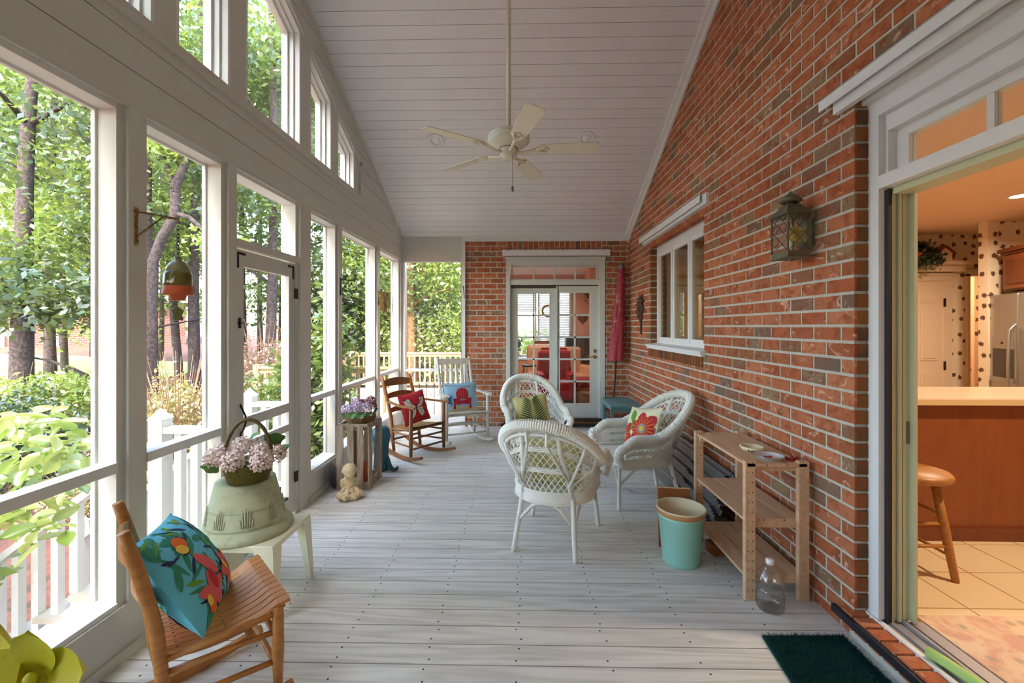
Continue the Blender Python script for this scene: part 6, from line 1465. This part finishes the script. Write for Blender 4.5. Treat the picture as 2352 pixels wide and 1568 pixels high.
# ---- shrubs
def bush(label, px, Y, r, leaf, size, n, seed, zc_=None, name='shrub', twigs=0, cat='shrub', flat=.3, group=None, X=None):
    X = PY(px, 800, Y).x if X is None else X; z = gz(X, Y); t = thing(name, label, cat, (X, Y, z), 0, group); g = random.Random(seed); hz = r[2] if zc_ is None else zc_
    bl = [((0, 0, hz*.8), (r[0], r[1], r[2]*.85), int(n*.55))]+[((g.uniform(-.7, .7)*r[0], g.uniform(-.7, .7)*r[1], hz*g.uniform(.6, 1.25)), (r[0]*.5, r[1]*.5, r[2]*.42), int(n*.09)) for _ in range(5)]
    leaves('foliage', leaf, bl, size, t, seed, flat, .45)
    m = MB()
    for k in range(6+twigs):
        a = g.uniform(0, 6.28); q = g.uniform(.5, 1.12); e = Vector((math.cos(a)*r[0]*q*.9, math.sin(a)*r[1]*q*.9, hz*g.uniform(.9, 1.95))); m.tube([(0, 0, 0), (e.x*.45, e.y*.45, e.z*.6), tuple(e)], [.012, .007, .003], 4)
    m.obj('stems', 'twig', t); return t
bush('dark green clipped round bush at the left edge', 30, 5.9, (.78, .8, 1.02), 'leaf_deep', .075, 9000, 31)
bush('light green azalea bush behind the dark round bush', 140, 8.6, (1.0, .8, .85), 'leaf_light', .10, 5000, 32)
bush('low green hedge in front of the neighbouring house', 95, 11.0, (2.2, .8, .55), 'leaf_light', .12, 4000, 33)
bush('pale tan twiggy azalea behind the white newel post', 408, 5.6, (.82, .8, 1.2), 'leaf_tan', .05, 12000, 34, 1.12, twigs=170)
bush('rosy brown twiggy hedge seen high in the screen door', 604, 9.6, (.95, .8, 1.3), 'leaf_rose', .07, 7000, 35, 1.32, twigs=110)
bush('yellow-green bush seen through the screen door', 612, 6.1, (.85, .5, 1.1), 'leaf_mid', .065, 9000, 36, 1.1, twigs=40)
bush('tan twiggy shrub low left of the screen door', 515, 6.2, (.7, .6, .8), 'leaf_tan', .055, 4000, 37, .85, twigs=40)
bush('sparse brown twigs at the foot of the tall screen', 215, 5.4, (.7, .55, .35), 'leaf_tan', .05, 2500, 38, .4, twigs=50)
bush('tall dark rhododendron right of the screen door', 735, 6.3, (.55, .5, 1.75), 'leaf_mid', .12, 3800, 39, 1.75)
bush('large glossy rhododendron behind the flower crate bay', 800, 13.0, (1.7, 1.2, 2.2), 'leaf_deep', .15, 6500, 40, 2.3)
bush('leafy laurel behind the bay of the brown rocking chair', 885, 13.2, (1.4, 1.2, 2.2), 'leaf_mid', .15, 5500, 41, 2.3)
bush('bright twiggy laurel filling the end screen', 1005, 12.6, (1.9, 1.0, 2.5), 'leaf_light', .13, 7500, 42, 2.6, twigs=60)
bush('second laurel behind the end screen beside the brick', 1075, 13.6, (1.4, 1.0, 2.6), 'leaf_mid', .14, 5000, 43, 2.6, twigs=30)
bush('low green bush beyond the far tree trunks', 400, 10.5, (1.2, .8, .5), 'leaf_mid', .10, 3000, 44)
bush('pink flowering azalea behind the deck railing', 800, 15.5, (1.4, .8, .8), 'leaf_rose', .10, 2200, 45)
bush('green shrub outside the family room window', 0, 12.4, (1.5, .7, 1.3), 'leaf_light', .14, 2500, 46, 1.5, X=-.2)
# ---- camellia crowding the left screen: its big leaves are single pieces
t = thing('camellia', 'camellia with large bright leaves crowding the left edge outside the screen', 'shrub', (-3.35, 2.35, gz(-3.35, 2.35)))
zb = gz(-3.35, 2.35); lm = MB()
lm.grid(lambda u, v: ((2*u-1)*.030*math.sin(math.pi*min(1, .06+.94*v))**.8, v*.098, .012*(2*u-1)**2-.018*v*v), 4, 6)
lme = [lm.mesh('leaf', 'leaf_camellia', True)]; g = random.Random(77)
for me in lme: me.attributes.new('rnd', 'FLOAT', 'POINT')
lm2 = []
for q in (.1, .35, .6, .9):
    me = lme[0].copy(); a = me.attributes['rnd']; a.data.foreach_set('value', [q]*len(me.vertices)); lm2.append(me)
def cam_leaf(p): inst(lm2[g.randrange(4)], 'leaf', t, p, (g.uniform(-.9, .5), g.uniform(-.7, .7), g.uniform(0, 6.28)), (g.uniform(.8, 1.25),)*3)
for k in range(240):
    py = g.uniform(948, 1120); px = g.uniform(-120, 205-max(0, 1010-py)*1.2); p = PY(px, py, g.uniform(2.05, 2.75)); cam_leaf((p.x+3.35, p.y-2.35, p.z-zb))
for k in range(56):
    q = g.random(); px = -40+170*q+g.uniform(-30, 30); py = 1150+90*q*(1 if g.random() < .5 else .3)+g.uniform(-25, 30); p = PY(px, py, g.uniform(2.05, 2.3)); cam_leaf((p.x+3.35, p.y-2.35, p.z-zb))
m = MB()
for k in range(6):
    p = PY(g.uniform(-100, 100), g.uniform(990, 1240), g.uniform(2.1, 2.7)); e = Vector((p.x+3.35, p.y-2.35, p.z-zb)); m.tube([(0, 0, 0), (e.x*.3, e.y*.3, e.z*.55), tuple(e)], [.010, .007, .003], 5)
m.obj('stems', 'bark_brown', t)
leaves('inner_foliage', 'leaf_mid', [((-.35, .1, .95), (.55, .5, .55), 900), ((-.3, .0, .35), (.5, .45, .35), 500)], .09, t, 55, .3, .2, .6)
bpy.context.view_layer.update()
